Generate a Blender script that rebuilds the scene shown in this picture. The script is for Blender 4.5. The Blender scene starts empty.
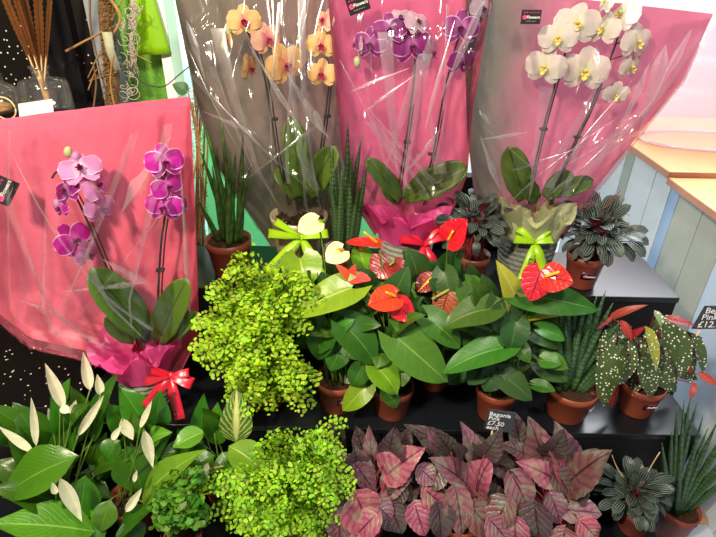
import bpy, math, random
from mathutils import Vector, noise
random.seed(7)
R = random.random
def U(a, b): return a + (b - a) * R()
S = bpy.context.scene
col = S.collection
V = Vector

# ------------------------------------------------------------------ camera
f_px = 535.0; pit = math.radians(30); rol = math.radians(1.2); H = 1.5
sp, cp, sr, cr = math.sin(pit), math.cos(pit), math.sin(rol), math.cos(rol)
R0 = V((1, 0, 0)); D0 = V((0, -sp, -cp)); F0 = V((0, cp, -sp))
CX = cr * R0 - sr * D0; CD = sr * R0 + cr * D0; CAM = V((0, 0, H))
def ray(x, y): return F0 + CX * ((x - 358) / f_px) + CD * ((y - 268.5) / f_px)
def PY(x, y, Y): d = ray(x, y); return CAM + d * (Y / d.y)
def PZ(x, y, z): d = ray(x, y); return CAM + d * ((z - H) / d.z)
def PX(x, y, X): d = ray(x, y); return CAM + d * (X / d.x)
def sc(p): return (p - CAM).dot(F0) / f_px      # metres per pixel at p
cam = bpy.data.cameras.new('camera'); co = bpy.data.objects.new('camera', cam); col.objects.link(co)
cam.sensor_width = 36; cam.lens = f_px / 716 * 36; cam.clip_start = .02
from mathutils import Matrix
m = Matrix.Identity(4)
for i in range(3):
    m[i][0] = CX[i]; m[i][1] = -CD[i]; m[i][2] = -F0[i]; m[i][3] = CAM[i]
co.matrix_world = m
S.camera = co

# ------------------------------------------------------------------ materials
def new_mat(name):
    mt = bpy.data.materials.new(name); mt.use_nodes = True
    nt = mt.node_tree; nt.nodes.clear()
    return mt, nt
class N:
    """tiny node helper"""
    def __init__(s, nt): s.nt = nt
    def n(s, t, **k):
        x = s.nt.nodes.new(t)
        for a, b in k.items():
            if a in ('op',): x.operation = b
            elif a == 'blend': x.blend_type = b
            elif a.startswith('i_'):
                key = a[2:].replace('_', ' ')
                s.set(x.inputs[key], b)
            else: setattr(x, a, b)
        return x
    def set(s, inp, v):
        if isinstance(v, bpy.types.NodeSocket): s.nt.links.new(v, inp)
        else: inp.default_value = v
    def math(s, op, a, b=None, c=None):
        x = s.nt.nodes.new('ShaderNodeMath'); x.operation = op
        s.set(x.inputs[0], a)
        if b is not None: s.set(x.inputs[1], b)
        if c is not None: s.set(x.inputs[2], c)
        return x.outputs[0]
    def mix(s, f, a, b, blend='MIX'):
        x = s.nt.nodes.new('ShaderNodeMix'); x.data_type = 'RGBA'; x.blend_type = blend
        s.set(x.inputs[0], f); s.set(x.inputs[6], a); s.set(x.inputs[7], b)
        return x.outputs[2]
    def step(s, v, a, b):
        x = s.nt.nodes.new('ShaderNodeMapRange'); x.interpolation_type = 'SMOOTHSTEP'
        s.set(x.inputs[0], v); x.inputs[1].default_value = a; x.inputs[2].default_value = b
        return x.outputs[0]
    def noise(s, scale, vec=None, detail=2, rough=.5):
        x = s.nt.nodes.new('ShaderNodeTexNoise'); x.inputs['Scale'].default_value = scale
        x.inputs['Detail'].default_value = detail; x.inputs['Roughness'].default_value = rough
        if vec is not None: s.nt.links.new(vec, x.inputs['Vector'])
        return x.outputs[0]
    def uv(s):
        t = s.nt.nodes.new('ShaderNodeTexCoord'); p = s.nt.nodes.new('ShaderNodeSeparateXYZ')
        s.nt.links.new(t.outputs['UV'], p.inputs[0])
        return t.outputs['UV'], p.outputs[0], p.outputs[1], t.outputs['Object']
    def rand(s): return s.nt.nodes.new('ShaderNodeObjectInfo').outputs['Random']
    def hsv(s, c, h=.5, sat=1, v=1):
        x = s.nt.nodes.new('ShaderNodeHueSaturation')
        s.set(x.inputs['Hue'], h); s.set(x.inputs['Saturation'], sat); s.set(x.inputs['Value'], v); s.set(x.inputs['Color'], c)
        return x.outputs[0]
    def bump(s, h, st=.3, d=.002):
        x = s.nt.nodes.new('ShaderNodeBump'); x.inputs['Strength'].default_value = st; x.inputs['Distance'].default_value = d
        s.nt.links.new(h, x.inputs['Height']); return x.outputs[0]
def srgb(h):
    v = [int(h[i:i+2], 16) / 255 for i in (0, 2, 4)]
    return tuple(c / 12.92 if c <= .04045 else ((c + .055) / 1.055) ** 2.4 for c in v) + (1,)
def finish(nt, h, color, rough=.5, transl=0, tcol=None, spec=.5, normal=None, coat=0, sheen=0):
    p = h.n('ShaderNodeBsdfPrincipled'); h.set(p.inputs['Base Color'], color); h.set(p.inputs['Roughness'], rough)
    p.inputs['Specular IOR Level'].default_value = spec
    p.inputs['Coat Weight'].default_value = coat
    if normal is not None: nt.links.new(normal, p.inputs['Normal'])
    out = h.n('ShaderNodeOutputMaterial')
    sh = p.outputs[0]
    if transl:
        t = h.n('ShaderNodeBsdfTranslucent'); h.set(t.inputs[0], tcol if tcol is not None else color)
        mx = h.n('ShaderNodeMixShader'); mx.inputs[0].default_value = transl
        nt.links.new(sh, mx.inputs[1]); nt.links.new(t.outputs[0], mx.inputs[2]); sh = mx.outputs[0]
    nt.links.new(sh, out.inputs[0])
def plain(name, hexc, rough=.5, spec=.5, transl=0, var=.15, nscale=60, bump=0, coat=0, metal=0):
    mt, nt = new_mat(name); h = N(nt)
    uv, u, v, ob = h.uv()
    ns = h.noise(nscale, ob, 3)
    c = srgb(hexc)
    colr = h.hsv(c, .5, 1, h.math('MULTIPLY_ADD', ns, var * 2, 1 - var))
    finish(nt, h, colr, rough, transl, None, spec, h.bump(ns, bump) if bump else None, coat)
    if metal:
        for x in nt.nodes:
            if x.type == 'BSDF_PRINCIPLED': x.inputs['Metallic'].default_value = metal
    return mt
def leafmat(name, base, vein, rough=.35, freq=9, slope=2.2, vw=.35, edge=None, transl=.22, hv=.03, vv=.35, spec=.5, vstr=.5, mid=.07, bump=.4, blotch=None, coat=0):
    """leaf blade: midrib, pinnate side veins, tonal variation per leaf"""
    mt, nt = new_mat(name); h = N(nt)
    uv, u, v, ob = h.uv()
    a = h.math('ABSOLUTE', h.math('MULTIPLY_ADD', u, 2, -1))
    ph = h.math('ADD', h.math('MULTIPLY', h.math('SUBTRACT', v, h.math('MULTIPLY', a, slope / freq)), freq), h.math('MULTIPLY', h.noise(90, ob, 2), .9))
    tri = h.math('ABSOLUTE', h.math('SUBTRACT', h.math('FRACT', ph), .5))
    sv = h.math('SUBTRACT', 1, h.step(tri, 0, vw))
    md = h.math('SUBTRACT', 1, h.step(a, mid * .4, mid * 1.3))
    vn = h.math('MAXIMUM', h.math('MULTIPLY', sv, vstr), md)
    ns = h.noise(35, ob, 3)
    c = h.mix(vn, srgb(base), srgb(vein))
    if blotch:
        c = h.mix(h.math('MULTIPLY', h.step(ns, .45, .65), h.math('SUBTRACT', 1, h.math('MULTIPLY', vn, .5))), c, srgb(blotch))
    if edge: c = h.mix(h.step(a, .82, .97), c, srgb(edge))
    r = h.rand()
    c = h.hsv(c, h.math('MULTIPLY_ADD', r, hv * 2, .5 - hv), 1, h.math('ADD', h.math('MULTIPLY_ADD', h.math('FRACT', h.math('MULTIPLY', r, 7.3)), vv, 1 - vv / 2), h.math('MULTIPLY_ADD', ns, .5, -.25)))
    if name.endswith('leaflet'):
        isl = h.n('ShaderNodeNewGeometry').outputs['Random Per Island']
        c = h.hsv(c, h.math('MULTIPLY_ADD', isl, .05, .485), 1, h.math('MULTIPLY_ADD', h.math('FRACT', h.math('MULTIPLY', isl, 9.7)), .65, .6))
    finish(nt, h, c, rough, transl, h.hsv(c, .5, 1.1, 1.5), spec, h.bump(h.math('SUBTRACT', 1, vn), bump, .002), coat)
    return mt
def stripemat(name):   # peperomia: dark green with silver bands running lengthwise
    mt, nt = new_mat(name); h = N(nt)
    uv, u, v, ob = h.uv()
    a = h.math('ABSOLUTE', h.math('MULTIPLY_ADD', u, 2, -1))
    fr = h.math('ABSOLUTE', h.math('SUBTRACT', h.math('FRACT', h.math('MULTIPLY', a, 2.6)), .5))
    st = h.step(fr, .16, .42)
    c = h.mix(st, srgb('222c27'), srgb('66736a'))
    c = h.hsv(c, .5, 1, h.math('MULTIPLY_ADD', h.noise(40, ob), .8, .6))
    gm = h.n('ShaderNodeNewGeometry').outputs['Backfacing']
    c = h.mix(gm, c, srgb('7a2a34'))
    finish(nt, h, c, .38, .1, None, .5, h.bump(st, .6, .003))
    return mt
def dotmat(name, base, under, dot='e9ecd8'):
    mt, nt = new_mat(name); h = N(nt)
    uv, u, v, ob = h.uv()
    vo = h.n('ShaderNodeTexVoronoi'); vo.inputs['Scale'].default_value = 130; nt.links.new(ob, vo.inputs['Vector'])
    vo.inputs['Randomness'].default_value = .75
    d = h.math('SUBTRACT', 1, h.step(vo.outputs['Distance'], .20, .30))
    c = h.mix(h.math('MULTIPLY', h.noise(25, ob), .8), srgb(base), srgb('4f5a30'))
    c = h.mix(d, c, srgb(dot))
    c = h.mix(h.n('ShaderNodeNewGeometry').outputs['Backfacing'], c, srgb(under))
    finish(nt, h, c, .35, .1)
    return mt
def bandmat(name, a, b, edge, fr=26):   # snake-plant spears: cross bands
    mt, nt = new_mat(name); h = N(nt)
    uv, u, v, ob = h.uv()
    ns = h.noise(30, ob, 3)
    w = h.math('ABSOLUTE', h.math('SUBTRACT', h.math('FRACT', h.math('ADD', h.math('MULTIPLY', v, fr), h.math('MULTIPLY', ns, 2.2))), .5))
    c = h.mix(h.step(w, .1, .35), srgb(a), srgb(b))
    g = h.math('ABSOLUTE', h.math('SUBTRACT', h.math('FRACT', h.math('MULTIPLY', u, 5)), .5))
    c = h.mix(h.math('MULTIPLY', h.math('SUBTRACT', 1, h.step(g, .02, .2)), .7), c, srgb(edge))
    finish(nt, h, c, .42, .06)
    return mt
def petalmat(name, base, vein, rim, core, rough=.5, transl=.35, rimw=.84):
    mt, nt = new_mat(name); h = N(nt)
    uv, u, v, ob = h.uv()
    a = h.math('ABSOLUTE', h.math('MULTIPLY_ADD', u, 2, -1))
    fr = h.math('ABSOLUTE', h.math('SUBTRACT', h.math('FRACT', h.math('ADD', h.math('MULTIPLY', u, 9), h.math('MULTIPLY', h.noise(60, ob), .8))), .5))
    c = h.mix(h.math('MULTIPLY', h.math('SUBTRACT', 1, h.step(fr, 0, .3)), .45), srgb(base), srgb(vein))
    c = h.mix(h.math('MULTIPLY', h.math('SUBTRACT', 1, h.step(v, .05, .4)), .8), c, srgb(core))
    e = h.math('MAXIMUM', h.step(a, rimw, .99), h.step(v, .9, 1.0))
    c = h.mix(e, c, srgb(rim))
    finish(nt, h, c, rough, transl, None, .3)
    return mt
def film_mat(name, tint=(.98, .98, .98, 1), base=.03, k=.55, rough=.06, haze=0, hcol=(.9, .9, .92, 1)):
    mt, nt = new_mat(name); h = N(nt)
    t = h.n('ShaderNodeBsdfTransparent'); t.inputs[0].default_value = tint
    g = h.n('ShaderNodeBsdfGlossy'); g.inputs['Roughness'].default_value = rough
    lw = h.n('ShaderNodeLayerWeight'); lw.inputs[0].default_value = .25
    fac = h.math('MULTIPLY_ADD', lw.outputs['Fresnel'], k, base)
    mx = h.n('ShaderNodeMixShader'); nt.links.new(fac, mx.inputs[0])
    nt.links.new(t.outputs[0], mx.inputs[1]); nt.links.new(g.outputs[0], mx.inputs[2])
    sh = mx.outputs[0]
    if haze:
        d = h.n('ShaderNodeBsdfTranslucent'); d.inputs[0].default_value = hcol
        d2 = h.n('ShaderNodeBsdfDiffuse'); d2.inputs[0].default_value = hcol
        m0 = h.n('ShaderNodeMixShader'); nt.links.new(d.outputs[0], m0.inputs[1]); nt.links.new(d2.outputs[0], m0.inputs[2])
        m2 = h.n('ShaderNodeMixShader'); m2.inputs[0].default_value = haze
        nt.links.new(sh, m2.inputs[1]); nt.links.new(m0.outputs[0], m2.inputs[2]); sh = m2.outputs[0]
    o = h.n('ShaderNodeOutputMaterial'); nt.links.new(sh, o.inputs[0])
    return mt
def sheet_mat(name, c0, c1, a=0, b=1, rough=.45, transl=.25):
    mt, nt = new_mat(name); h = N(nt)
    uv, u, v, ob = h.uv()
    ns = h.noise(9, ob, 4)
    c = h.mix(h.step(h.math('ADD', u, h.math('MULTIPLY_ADD', ns, .16, -.08)), a, b), srgb(c0), srgb(c1))
    c = h.hsv(c, .5, 1, h.math('MULTIPLY_ADD', ns, .2, .9))
    finish(nt, h, c, rough, transl, None, .4, h.bump(ns, .5, .02))
    return mt
def glitter_mat(name):
    mt, nt = new_mat(name); h = N(nt)
    uv, u, v, ob = h.uv()
    vo = h.n('ShaderNodeTexVoronoi'); vo.inputs['Scale'].default_value = 60; nt.links.new(ob, vo.inputs['Vector'])
    sepc = h.n('ShaderNodeSeparateColor'); nt.links.new(vo.outputs['Color'], sepc.inputs[0])
    d = h.math('MULTIPLY', h.math('SUBTRACT', 1, h.step(vo.outputs['Distance'], .10, .17)), h.step(sepc.outputs[0], .2, .4))
    ns = h.noise(5, ob, 2)
    c = h.mix(d, h.mix(ns, srgb('08080a'), srgb('18120f')), srgb('e8dcd0'))
    finish(nt, h, c, .35)
    return mt
M = {}
M['black'] = plain('black_painted_wood', '0b0d11', .6, .25, var=.25, nscale=30, bump=.05)
M['blacktop'] = plain('black_painted_top', '111419', .3, .5, var=.3, nscale=14, bump=.02)
M['terra'] = plain('terracotta_plastic', '86402a', .42, .4, var=.12, nscale=12)
M['terra2'] = plain('terracotta_plastic_red', '7c3a2e', .42, .4, var=.12, nscale=12)
M['soil'] = plain('potting_soil', '3a281c', .95, .1, var=.7, nscale=160, bump=1)
M['cream'] = plain('cream_glaze', 'b9ae84', .25, .5, var=.08, nscale=8, coat=.3)
M['basket'] = plain('grey_woven_fibre', '8d8a82', .75, .2, var=.3, nscale=90, bump=.6)
M['basket_dark'] = plain('dark_grey_woven_fibre', '6d7169', .8, .2, var=.35, nscale=90, bump=.6)
M['stemgreen'] = plain('leafstalk_green', '5d7a2a', .45, transl=.1, var=.25)
M['stemdark'] = plain('dark_orchid_stem', '2c2f2a', .5, var=.3)
M['stemred'] = plain('red_leafstalk', '8a2f35', .45, var=.25)
M['stake'] = plain('black_cane', '1c1f1d', .5)
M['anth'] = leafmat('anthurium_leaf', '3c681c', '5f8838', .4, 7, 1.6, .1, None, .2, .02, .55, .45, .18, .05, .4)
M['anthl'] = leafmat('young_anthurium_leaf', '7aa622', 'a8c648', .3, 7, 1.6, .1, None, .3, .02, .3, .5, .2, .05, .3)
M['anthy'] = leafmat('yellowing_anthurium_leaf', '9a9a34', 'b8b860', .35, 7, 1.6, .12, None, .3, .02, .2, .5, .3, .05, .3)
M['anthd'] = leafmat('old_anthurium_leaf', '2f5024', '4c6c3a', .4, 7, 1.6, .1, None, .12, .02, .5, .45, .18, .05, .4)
M['lily'] = leafmat('peace_lily_leaf', '386814', '568a28', .28, 15, 5, .16, None, .2, .02, .6, .5, .16, .04, .6)
M['lilyl'] = leafmat('bright_peace_lily_leaf', '649a26', 'a0c858', .3, 13, 5, .18, None, .3, .02, .3, .5, .3, .05, .5)
M['lilyv'] = leafmat('striped_leaf', '4e7d28', 'dfe690', .35, 8, 3.2, .3, None, .3, .01, .2, .5, .7, .22, .4)
M['orch'] = leafmat('orchid_leaf', '48621e', '2c4218', .4, 3, .5, .1, None, .1, .02, .3, .35, .1, .05, .2)
M['fern'] = leafmat('maidenhair_leaflet', 'a2c62c', '90b424', .5, 5, 2, .2, None, .35, .01, .1, .3, .2, .03, .1)
M['fernd'] = leafmat('green_lobed_leaflet', '558a26', '6ea038', .5, 5, 2, .2, None, .3, .01, .1, .3, .3, .03, .1)
M['rachis'] = plain('wiry_black_frond_stalk', '2a1d14', .5)
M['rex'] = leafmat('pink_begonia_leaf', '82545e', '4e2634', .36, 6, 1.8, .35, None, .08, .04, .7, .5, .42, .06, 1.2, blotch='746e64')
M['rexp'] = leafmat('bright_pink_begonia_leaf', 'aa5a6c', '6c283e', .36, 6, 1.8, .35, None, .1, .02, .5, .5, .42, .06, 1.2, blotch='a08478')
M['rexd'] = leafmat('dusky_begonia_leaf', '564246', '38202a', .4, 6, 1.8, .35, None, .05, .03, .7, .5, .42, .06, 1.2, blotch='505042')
M['pep'] = stripemat('striped_peperomia_leaf')
M['mac'] = dotmat('spotted_begonia_leaf', '2c4424', '8c2a2e')
M['macy'] = dotmat('yellow_spotted_begonia_leaf', 'a8b03a', '8c4a2e')
M['macl'] = dotmat('pale_spotted_begonia_leaf', '7f9a72', '8c2a2e')
M['macr'] = leafmat('red_begonia_leaf', '98302c', 'b85048', .4, 6, 1.8, .2, None, .2, .02, .4)
M['snake'] = bandmat('snake_plant_spear', '2a4c2a', '48693f', '1c361e', 20)
M['snakeg'] = bandmat('plain_green_spear', '34541f', '456a28', '22381a', 8)
M['snaked'] = bandmat('dark_banded_spear', '263f20', '485f38', '182814', 26)
M['red'] = leafmat('red_spathe', 'd8241e', 'b01818', .2, 7, 1.6, .15, None, .15, .01, .15, .5, .35, .04, .9, coat=.3)
M['redp'] = leafmat('crimson_spathe', 'cc2436', '8c1426', .3, 6, 1.6, .2, None, .15, .01, .15, .5, .55, .05, 1, coat=.1)
M['coral'] = leafmat('coral_spathe', 'ec5c4a', 'e04a3c', .25, 7, 1.6, .15, None, .2, .01, .1, .5, .3, .04, .5, coat=.2)
M['maroon'] = leafmat('maroon_spathe', '8c1c20', '641216', .3, 7, 1.6, .2, None, .1, .01, .2, .5, .4, .04, .8)
M['bronze'] = leafmat('bronze_spathe', '96452c', '6a2c1c', .3, 7, 1.6, .2, None, .12, .01, .1, .5, .5, .04, .9)
M['creamsp'] = leafmat('cream_spathe', 'efe7a8', 'dcd890', .3, 6, 1.6, .15, None, .25, .01, .05, .5, .3, .04, .3)
M['spadix'] = plain('yellow_spadix', 'e2b428', .55, bump=.6, nscale=300)
M['spadixg'] = plain('green_spadix', '8a9a3c', .55, bump=.6, nscale=300)
M['whitesp'] = leafmat('ivory_spathe', 'f3f1d4', 'dfe4ae', .45, 4, .6, .2, None, .3, .01, .1, .4, .3, .08, .3)
M['pt_mag'] = petalmat('magenta_petal', 'b81e98', '8a1078', 'f0c8e8', 'd868c0')
M['pt_pur'] = petalmat('purple_petal', '8e2078', '6d1460', 'dcb4d4', 'b86cac')
M['pt_lil'] = petalmat('lilac_petal', 'c686b8', 'b065a4', 'e0c0dc', 'e0b8d0', rimw=.9)
M['pt_pal'] = petalmat('pale_lilac_back_petal', 'cfb0c0', 'b890ac', 'e0d0dc', 'd8c8c4', rimw=.9)
M['pt_ora'] = petalmat('apricot_petal', 'd9b070', 'd09a60', 'e4c894', 'd08070', rimw=.93)
M['pt_pea'] = petalmat('peach_petal', 'e2b292', 'd47a80', 'ecc898', 'd0607c', rimw=.93)
M['pt_whi'] = petalmat('white_petal', 'd8cfc5', 'ccc2ba', 'e4ded6', 'd8d8b4', rimw=.95)
M['lip_pur'] = plain('dark_purple_lip', '6a1048', .35, transl=.1)
M['lip_red'] = plain('crimson_lip', '98203c', .35, transl=.1)
M['lip_whi'] = plain('yellow_white_lip', 'dcc870', .45, transl=.1, var=.4, nscale=80)
M['bud'] = plain('green_bud', 'b4b884', .45, transl=.15)
M['budl'] = plain('lilac_bud', 'b87cac', .45, transl=.15)
M['sh_coral'] = sheet_mat('coral_pink_sheet', 'ea718a', 'de5e78')
M['sh_pink'] = sheet_mat('rose_pink_sheet', 'b25070', 'b8526c')
M['sh_taupe'] = sheet_mat('taupe_sheet', '6c6054', '6f5650', .1, .9)
M['sh_grad'] = sheet_mat('grey_to_pink_sheet', '6b645c', 'ba637c', .12, .48)
M['film'] = film_mat('clear_film', base=.04, k=.5, rough=.13)
M['crease_highlight'] = film_mat('crease_highlight_film', base=.14, k=.8, rough=.25, haze=.07)  # white haze paints faint highlights along the film's creases
M['fold'] = film_mat('fold_highlight_film', base=.14, k=.7, rough=.25, haze=.15)  # stronger white haze for the painted bright highlights on the film
M['tissue'] = plain('hot_pink_tissue', 'ea55a0', .35, .5, transl=.4, var=.12, nscale=20)
M['tissueg'] = plain('pale_green_tissue', 'ccd2a2', .55, .4, transl=.4, var=.08, nscale=20)
M['ribred'] = plain('red_satin_ribbon', 'c01c34', .3, .6, var=.1)
M['riblime'] = plain('lime_satin_ribbon', '9ac81c', .3, .6, transl=.15, var=.1)
M['ink'] = plain('black_print', '1a1214', .5)
M['white'] = plain('white_paint', 'e8e6e0', .5, var=.04)
M['label'] = plain('black_label', '161417', .3)
M['lpink'] = plain('pink_print', 'd8347c', .5)
M['lwhite'] = plain('white_print', 'ece6dc', .5)
M['slate'] = plain('slate_board', '30343c', .6, var=.25, nscale=70)
M['chalk'] = plain('chalk', 'dfe2e4', .9)
M['stick'] = plain('birch_stick', 'd0b68c', .6, var=.2)
M['counter'] = plain('pine_top', 'd89c64', .35, var=.12, nscale=6)
M['counteredge'] = plain('pine_edge', 'a8765c', .5, var=.15, nscale=20)
M['floor'] = plain('pale_floor', 'b4bccb', .35, var=.12, nscale=5)
M['plank_a'] = plain('limewashed_board', 'c4ccd2', .6, var=.12, nscale=9)
M['plank_b'] = plain('grey_washed_board', '9aa098', .6, var=.16, nscale=9)
M['plank_c'] = plain('blue_washed_board', '8ca8c8', .6, var=.12, nscale=9)
M['plank_d'] = plain('pale_blue_washed_board', 'aec0d8', .6, var=.12, nscale=9)
M['glitter'] = glitter_mat('speckled_black_panel')
M['blackmetal'] = plain('black_gloss_post', '141315', .2, .6)
M['slatepost'] = plain('grey_slate', '7d868c', .7, var=.3, nscale=30, bump=.4)
M['lime'] = plain('lime_paper', '8cc414', .5, transl=.25, var=.06, nscale=6)
M['turf'] = plain('green_turf', '62a030', .8, var=.5, nscale=220, bump=.8)
M['mint'] = sheet_mat('mint_panel', '9fe0b6', 'a8e4bc', 0, 1, .4, .6)
M['teal'] = plain('teal_frame_paint', '9cc8bc', .4, var=.06)
M['bark'] = plain('dry_bark', '6a5238', .8, var=.4, nscale=60, bump=.6)
M['twig'] = plain('pale_twig', '94703f', .75, var=.4, nscale=50)
M['moss'] = plain('dry_moss', '7a5a2c', .95, var=.6, nscale=120)
M['curl'] = plain('silver_curled_vine', 'b0a494', .7, var=.3)
M['tube'] = plain('grey_green_bark_tube', '9a9a7c', .6, var=.25)
M['feather'] = leafmat('rust_feather', '6a4220', '3c200c', .9, 34, 6, .35, None, .1, .01, .3, .1, .8, .1, .4)
M['quill'] = plain('straw_quill', 'dcc088', .5)
M['card'] = plain('white_card', 'f2efe6', .6, var=.03)
M['irid'] = film_mat('pinkish_cellophane', (.92, .8, .86, 1), .10, .5, .2, .3, (.82, .68, .74, 1))
M['iridedge'] = film_mat('lilac_clear_edge', (.9, .88, .97, 1), .2, .6, .1, .35)
M['jarfill'] = plain('straw_filling', 'b89058', .8, var=.5, nscale=70)
mt, nt = new_mat('clear_glass'); h = N(nt)
g = h.n('ShaderNodeBsdfGlass'); g.inputs['IOR'].default_value = 1.3; g.inputs['Roughness'].default_value = .02
tr = h.n('ShaderNodeBsdfTransparent'); mx = h.n('ShaderNodeMixShader'); mx.inputs[0].default_value = .2
nt.links.new(g.outputs[0], mx.inputs[1]); nt.links.new(tr.outputs[0], mx.inputs[2])
M['glass'] = film_mat('bottle_glass', (.96, .95, .9, 1), .10, .85, .08, .06)  # pale haze mixed in to imitate bright reflections on the glass

# ------------------------------------------------------------------ mesh helpers
ORG = {}
class MB:
    def __init__(s): s.v = []; s.f = []; s.uv = []
    def add(s, p, uv=(.5, .5)): s.v.append(V(p)); s.uv.append(uv); return len(s.v) - 1
    def grid(s, rows, uvs=None, close=False):
        base = len(s.v); nr = len(rows); nc = len(rows[0])
        for i, r in enumerate(rows):
            for j, p in enumerate(r):
                s.add(p, uvs[i][j] if uvs else (j / max(1, nc - 1), i / max(1, nr - 1)))
        for i in range(nr - 1):
            for j in range(nc - 1 if not close else nc):
                k = (j + 1) % nc
                s.f.append((base + i * nc + j, base + i * nc + k, base + (i + 1) * nc + k, base + (i + 1) * nc + j))
    def tube(s, pts, r0, r1=None, sides=6, cap=True):
        r1 = r0 if r1 is None else r1
        rows = []; n = len(pts); prev = None
        for i, p in enumerate(pts):
            t = (pts[min(i + 1, n - 1)] - pts[max(i - 1, 0)])
            t = t.normalized() if t.length > 1e-9 else V((0, 0, 1))
            if prev is None:
                a = V((1, 0, 0)) if abs(t.x) < .9 else V((0, 1, 0))
                prev = (a - t * a.dot(t)).normalized()
            else:
                prev = prev - t * prev.dot(t)
                prev = prev.normalized() if prev.length > 1e-6 else V((1, 0, 0))
            b = t.cross(prev)
            rr = r0(i / (n - 1)) if callable(r0) else r0 + (r1 - r0) * i / max(1, n - 1)
            rows.append([p + prev * (rr * math.cos(6.2832 * j / sides)) + b * (rr * math.sin(6.2832 * j / sides)) for j in range(sides)])
        base = len(s.v)
        s.grid(rows, close=True)
        if cap:
            s.f.append(tuple(base + j for j in range(sides))[::-1])
            s.f.append(tuple(base + (n - 1) * sides + j for j in range(sides)))
    def lathe(s, c, prof, sides=28, mod=None):
        rows = []
        for (r, z) in prof:
            rows.append([c + V((math.cos(6.2832 * j / sides), math.sin(6.2832 * j / sides), 0)) * (r * (mod(j, z) if mod else 1)) + V((0, 0, z)) for j in range(sides)])
        base = len(s.v); s.grid(rows, close=True)
        s.f.append(tuple(base + j for j in range(sides))[::-1])
        k = base + (len(prof) - 1) * sides; s.f.append(tuple(k + j for j in range(sides)))
    def box(s, lo, hi):
        b = len(s.v)
        for z in (lo[2], hi[2]):
            for (x, y) in ((lo[0], lo[1]), (hi[0], lo[1]), (hi[0], hi[1]), (lo[0], hi[1])): s.add((x, y, z))
        for q in ((3, 2, 1, 0), (4, 5, 6, 7), (0, 1, 5, 4), (1, 2, 6, 5), (2, 3, 7, 6), (3, 0, 4, 7)): s.f.append(tuple(b + i for i in q))
    def prism(s, poly, d):   # polygon of points extruded by vector d
        b = len(s.v); n = len(poly)
        for p in poly: s.add(p)
        for p in poly: s.add(V(p) + V(d))
        s.f.append(tuple(range(b, b + n))); s.f.append(tuple(range(b + n, b + 2 * n))[::-1])
        for i in range(n): j = (i + 1) % n; s.f.append((b + i, b + n + i, b + n + j, b + j))
    def ball(s, c, rx, ry=None, rz=None, axis=None, n=8, m=10):
        ry = ry or rx; rz = rz or rx
        ax = (axis or V((0, 0, 1))).normalized()
        a = V((1, 0, 0)) if abs(ax.x) < .9 else V((0, 1, 0)); a = (a - ax * a.dot(ax)).normalized(); b = ax.cross(a)
        rows = []
        for i in range(n + 1):
            th = math.pi * i / n; rr = max(.02, math.sin(th))
            rows.append([c + ax * (-math.cos(th) * rz) + a * (rr * rx * math.cos(6.2832 * j / m)) + b * (rr * ry * math.sin(6.2832 * j / m)) for j in range(m)])
        s.grid(rows, close=True)
    def build(s, name, mat, parent=None, smooth=True, bevel=0, solid=0):
        me = bpy.data.meshes.new(name)
        org = ORG[parent] if parent else (sum(s.v, V()) / len(s.v))
        if parent is None:
            zmin = min(p.z for p in s.v); org = V((org.x, org.y, zmin))
        me.from_pydata([tuple(p - org) for p in s.v], [], s.f)
        ul = me.uv_layers.new(name='UVMap')
        for l in me.loops: ul.data[l.index].uv = s.uv[l.vertex_index]
        for p in me.polygons: p.use_smooth = smooth
        me.materials.append(M[mat] if isinstance(mat, str) else mat)
        me.update()
        o = bpy.data.objects.new(name, me); col.objects.link(o)
        if parent: o.parent = parent; ORG[o] = org
        else: o.location = org; ORG[o] = org
        if bevel:
            b = o.modifiers.new('bevel', 'BEVEL'); b.width = bevel; b.segments = 2; b.limit_method = 'ANGLE'
        if solid:
            b = o.modifiers.new('solid', 'SOLIDIFY'); b.thickness = solid
        return o
def thing(name, loc, label, cat, group=None):
    o = bpy.data.objects.new(name, None); col.objects.link(o); o.location = loc; o.empty_display_size = .03
    ORG[o] = V(loc); tag(o, label, cat, group); return o
def tag(o, label=None, cat=None, group=None, kind=None):
    if label: o['label'] = label
    if cat: o['category'] = cat
    if group: o['group'] = group
    if kind: o['kind'] = kind
    return o
def text(s, size, p, right, up, mat, parent, ext=.0003, name='lettering', align='CENTER'):
    cu = bpy.data.curves.new(name, 'FONT'); cu.body = s; cu.size = size; cu.align_x = align; cu.align_y = 'CENTER'; cu.extrude = ext
    cu.materials.append(M[mat])
    tmp = bpy.data.objects.new('tmp_text', cu); col.objects.link(tmp)
    me = bpy.data.meshes.new_from_object(tmp.evaluated_get(bpy.context.evaluated_depsgraph_get()))
    bpy.data.objects.remove(tmp); o = bpy.data.objects.new(name, me); col.objects.link(o)
    if not me.materials: me.materials.append(M[mat])
    right = right.normalized(); up = (up - right * up.dot(right)).normalized(); nn = right.cross(up)
    mm = Matrix.Identity(4); p = p - ORG[parent]
    for i in range(3): mm[i][0] = right[i]; mm[i][1] = up[i]; mm[i][2] = nn[i]; mm[i][3] = p[i]
    o.parent = parent; o.matrix_local = mm
    return o

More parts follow.
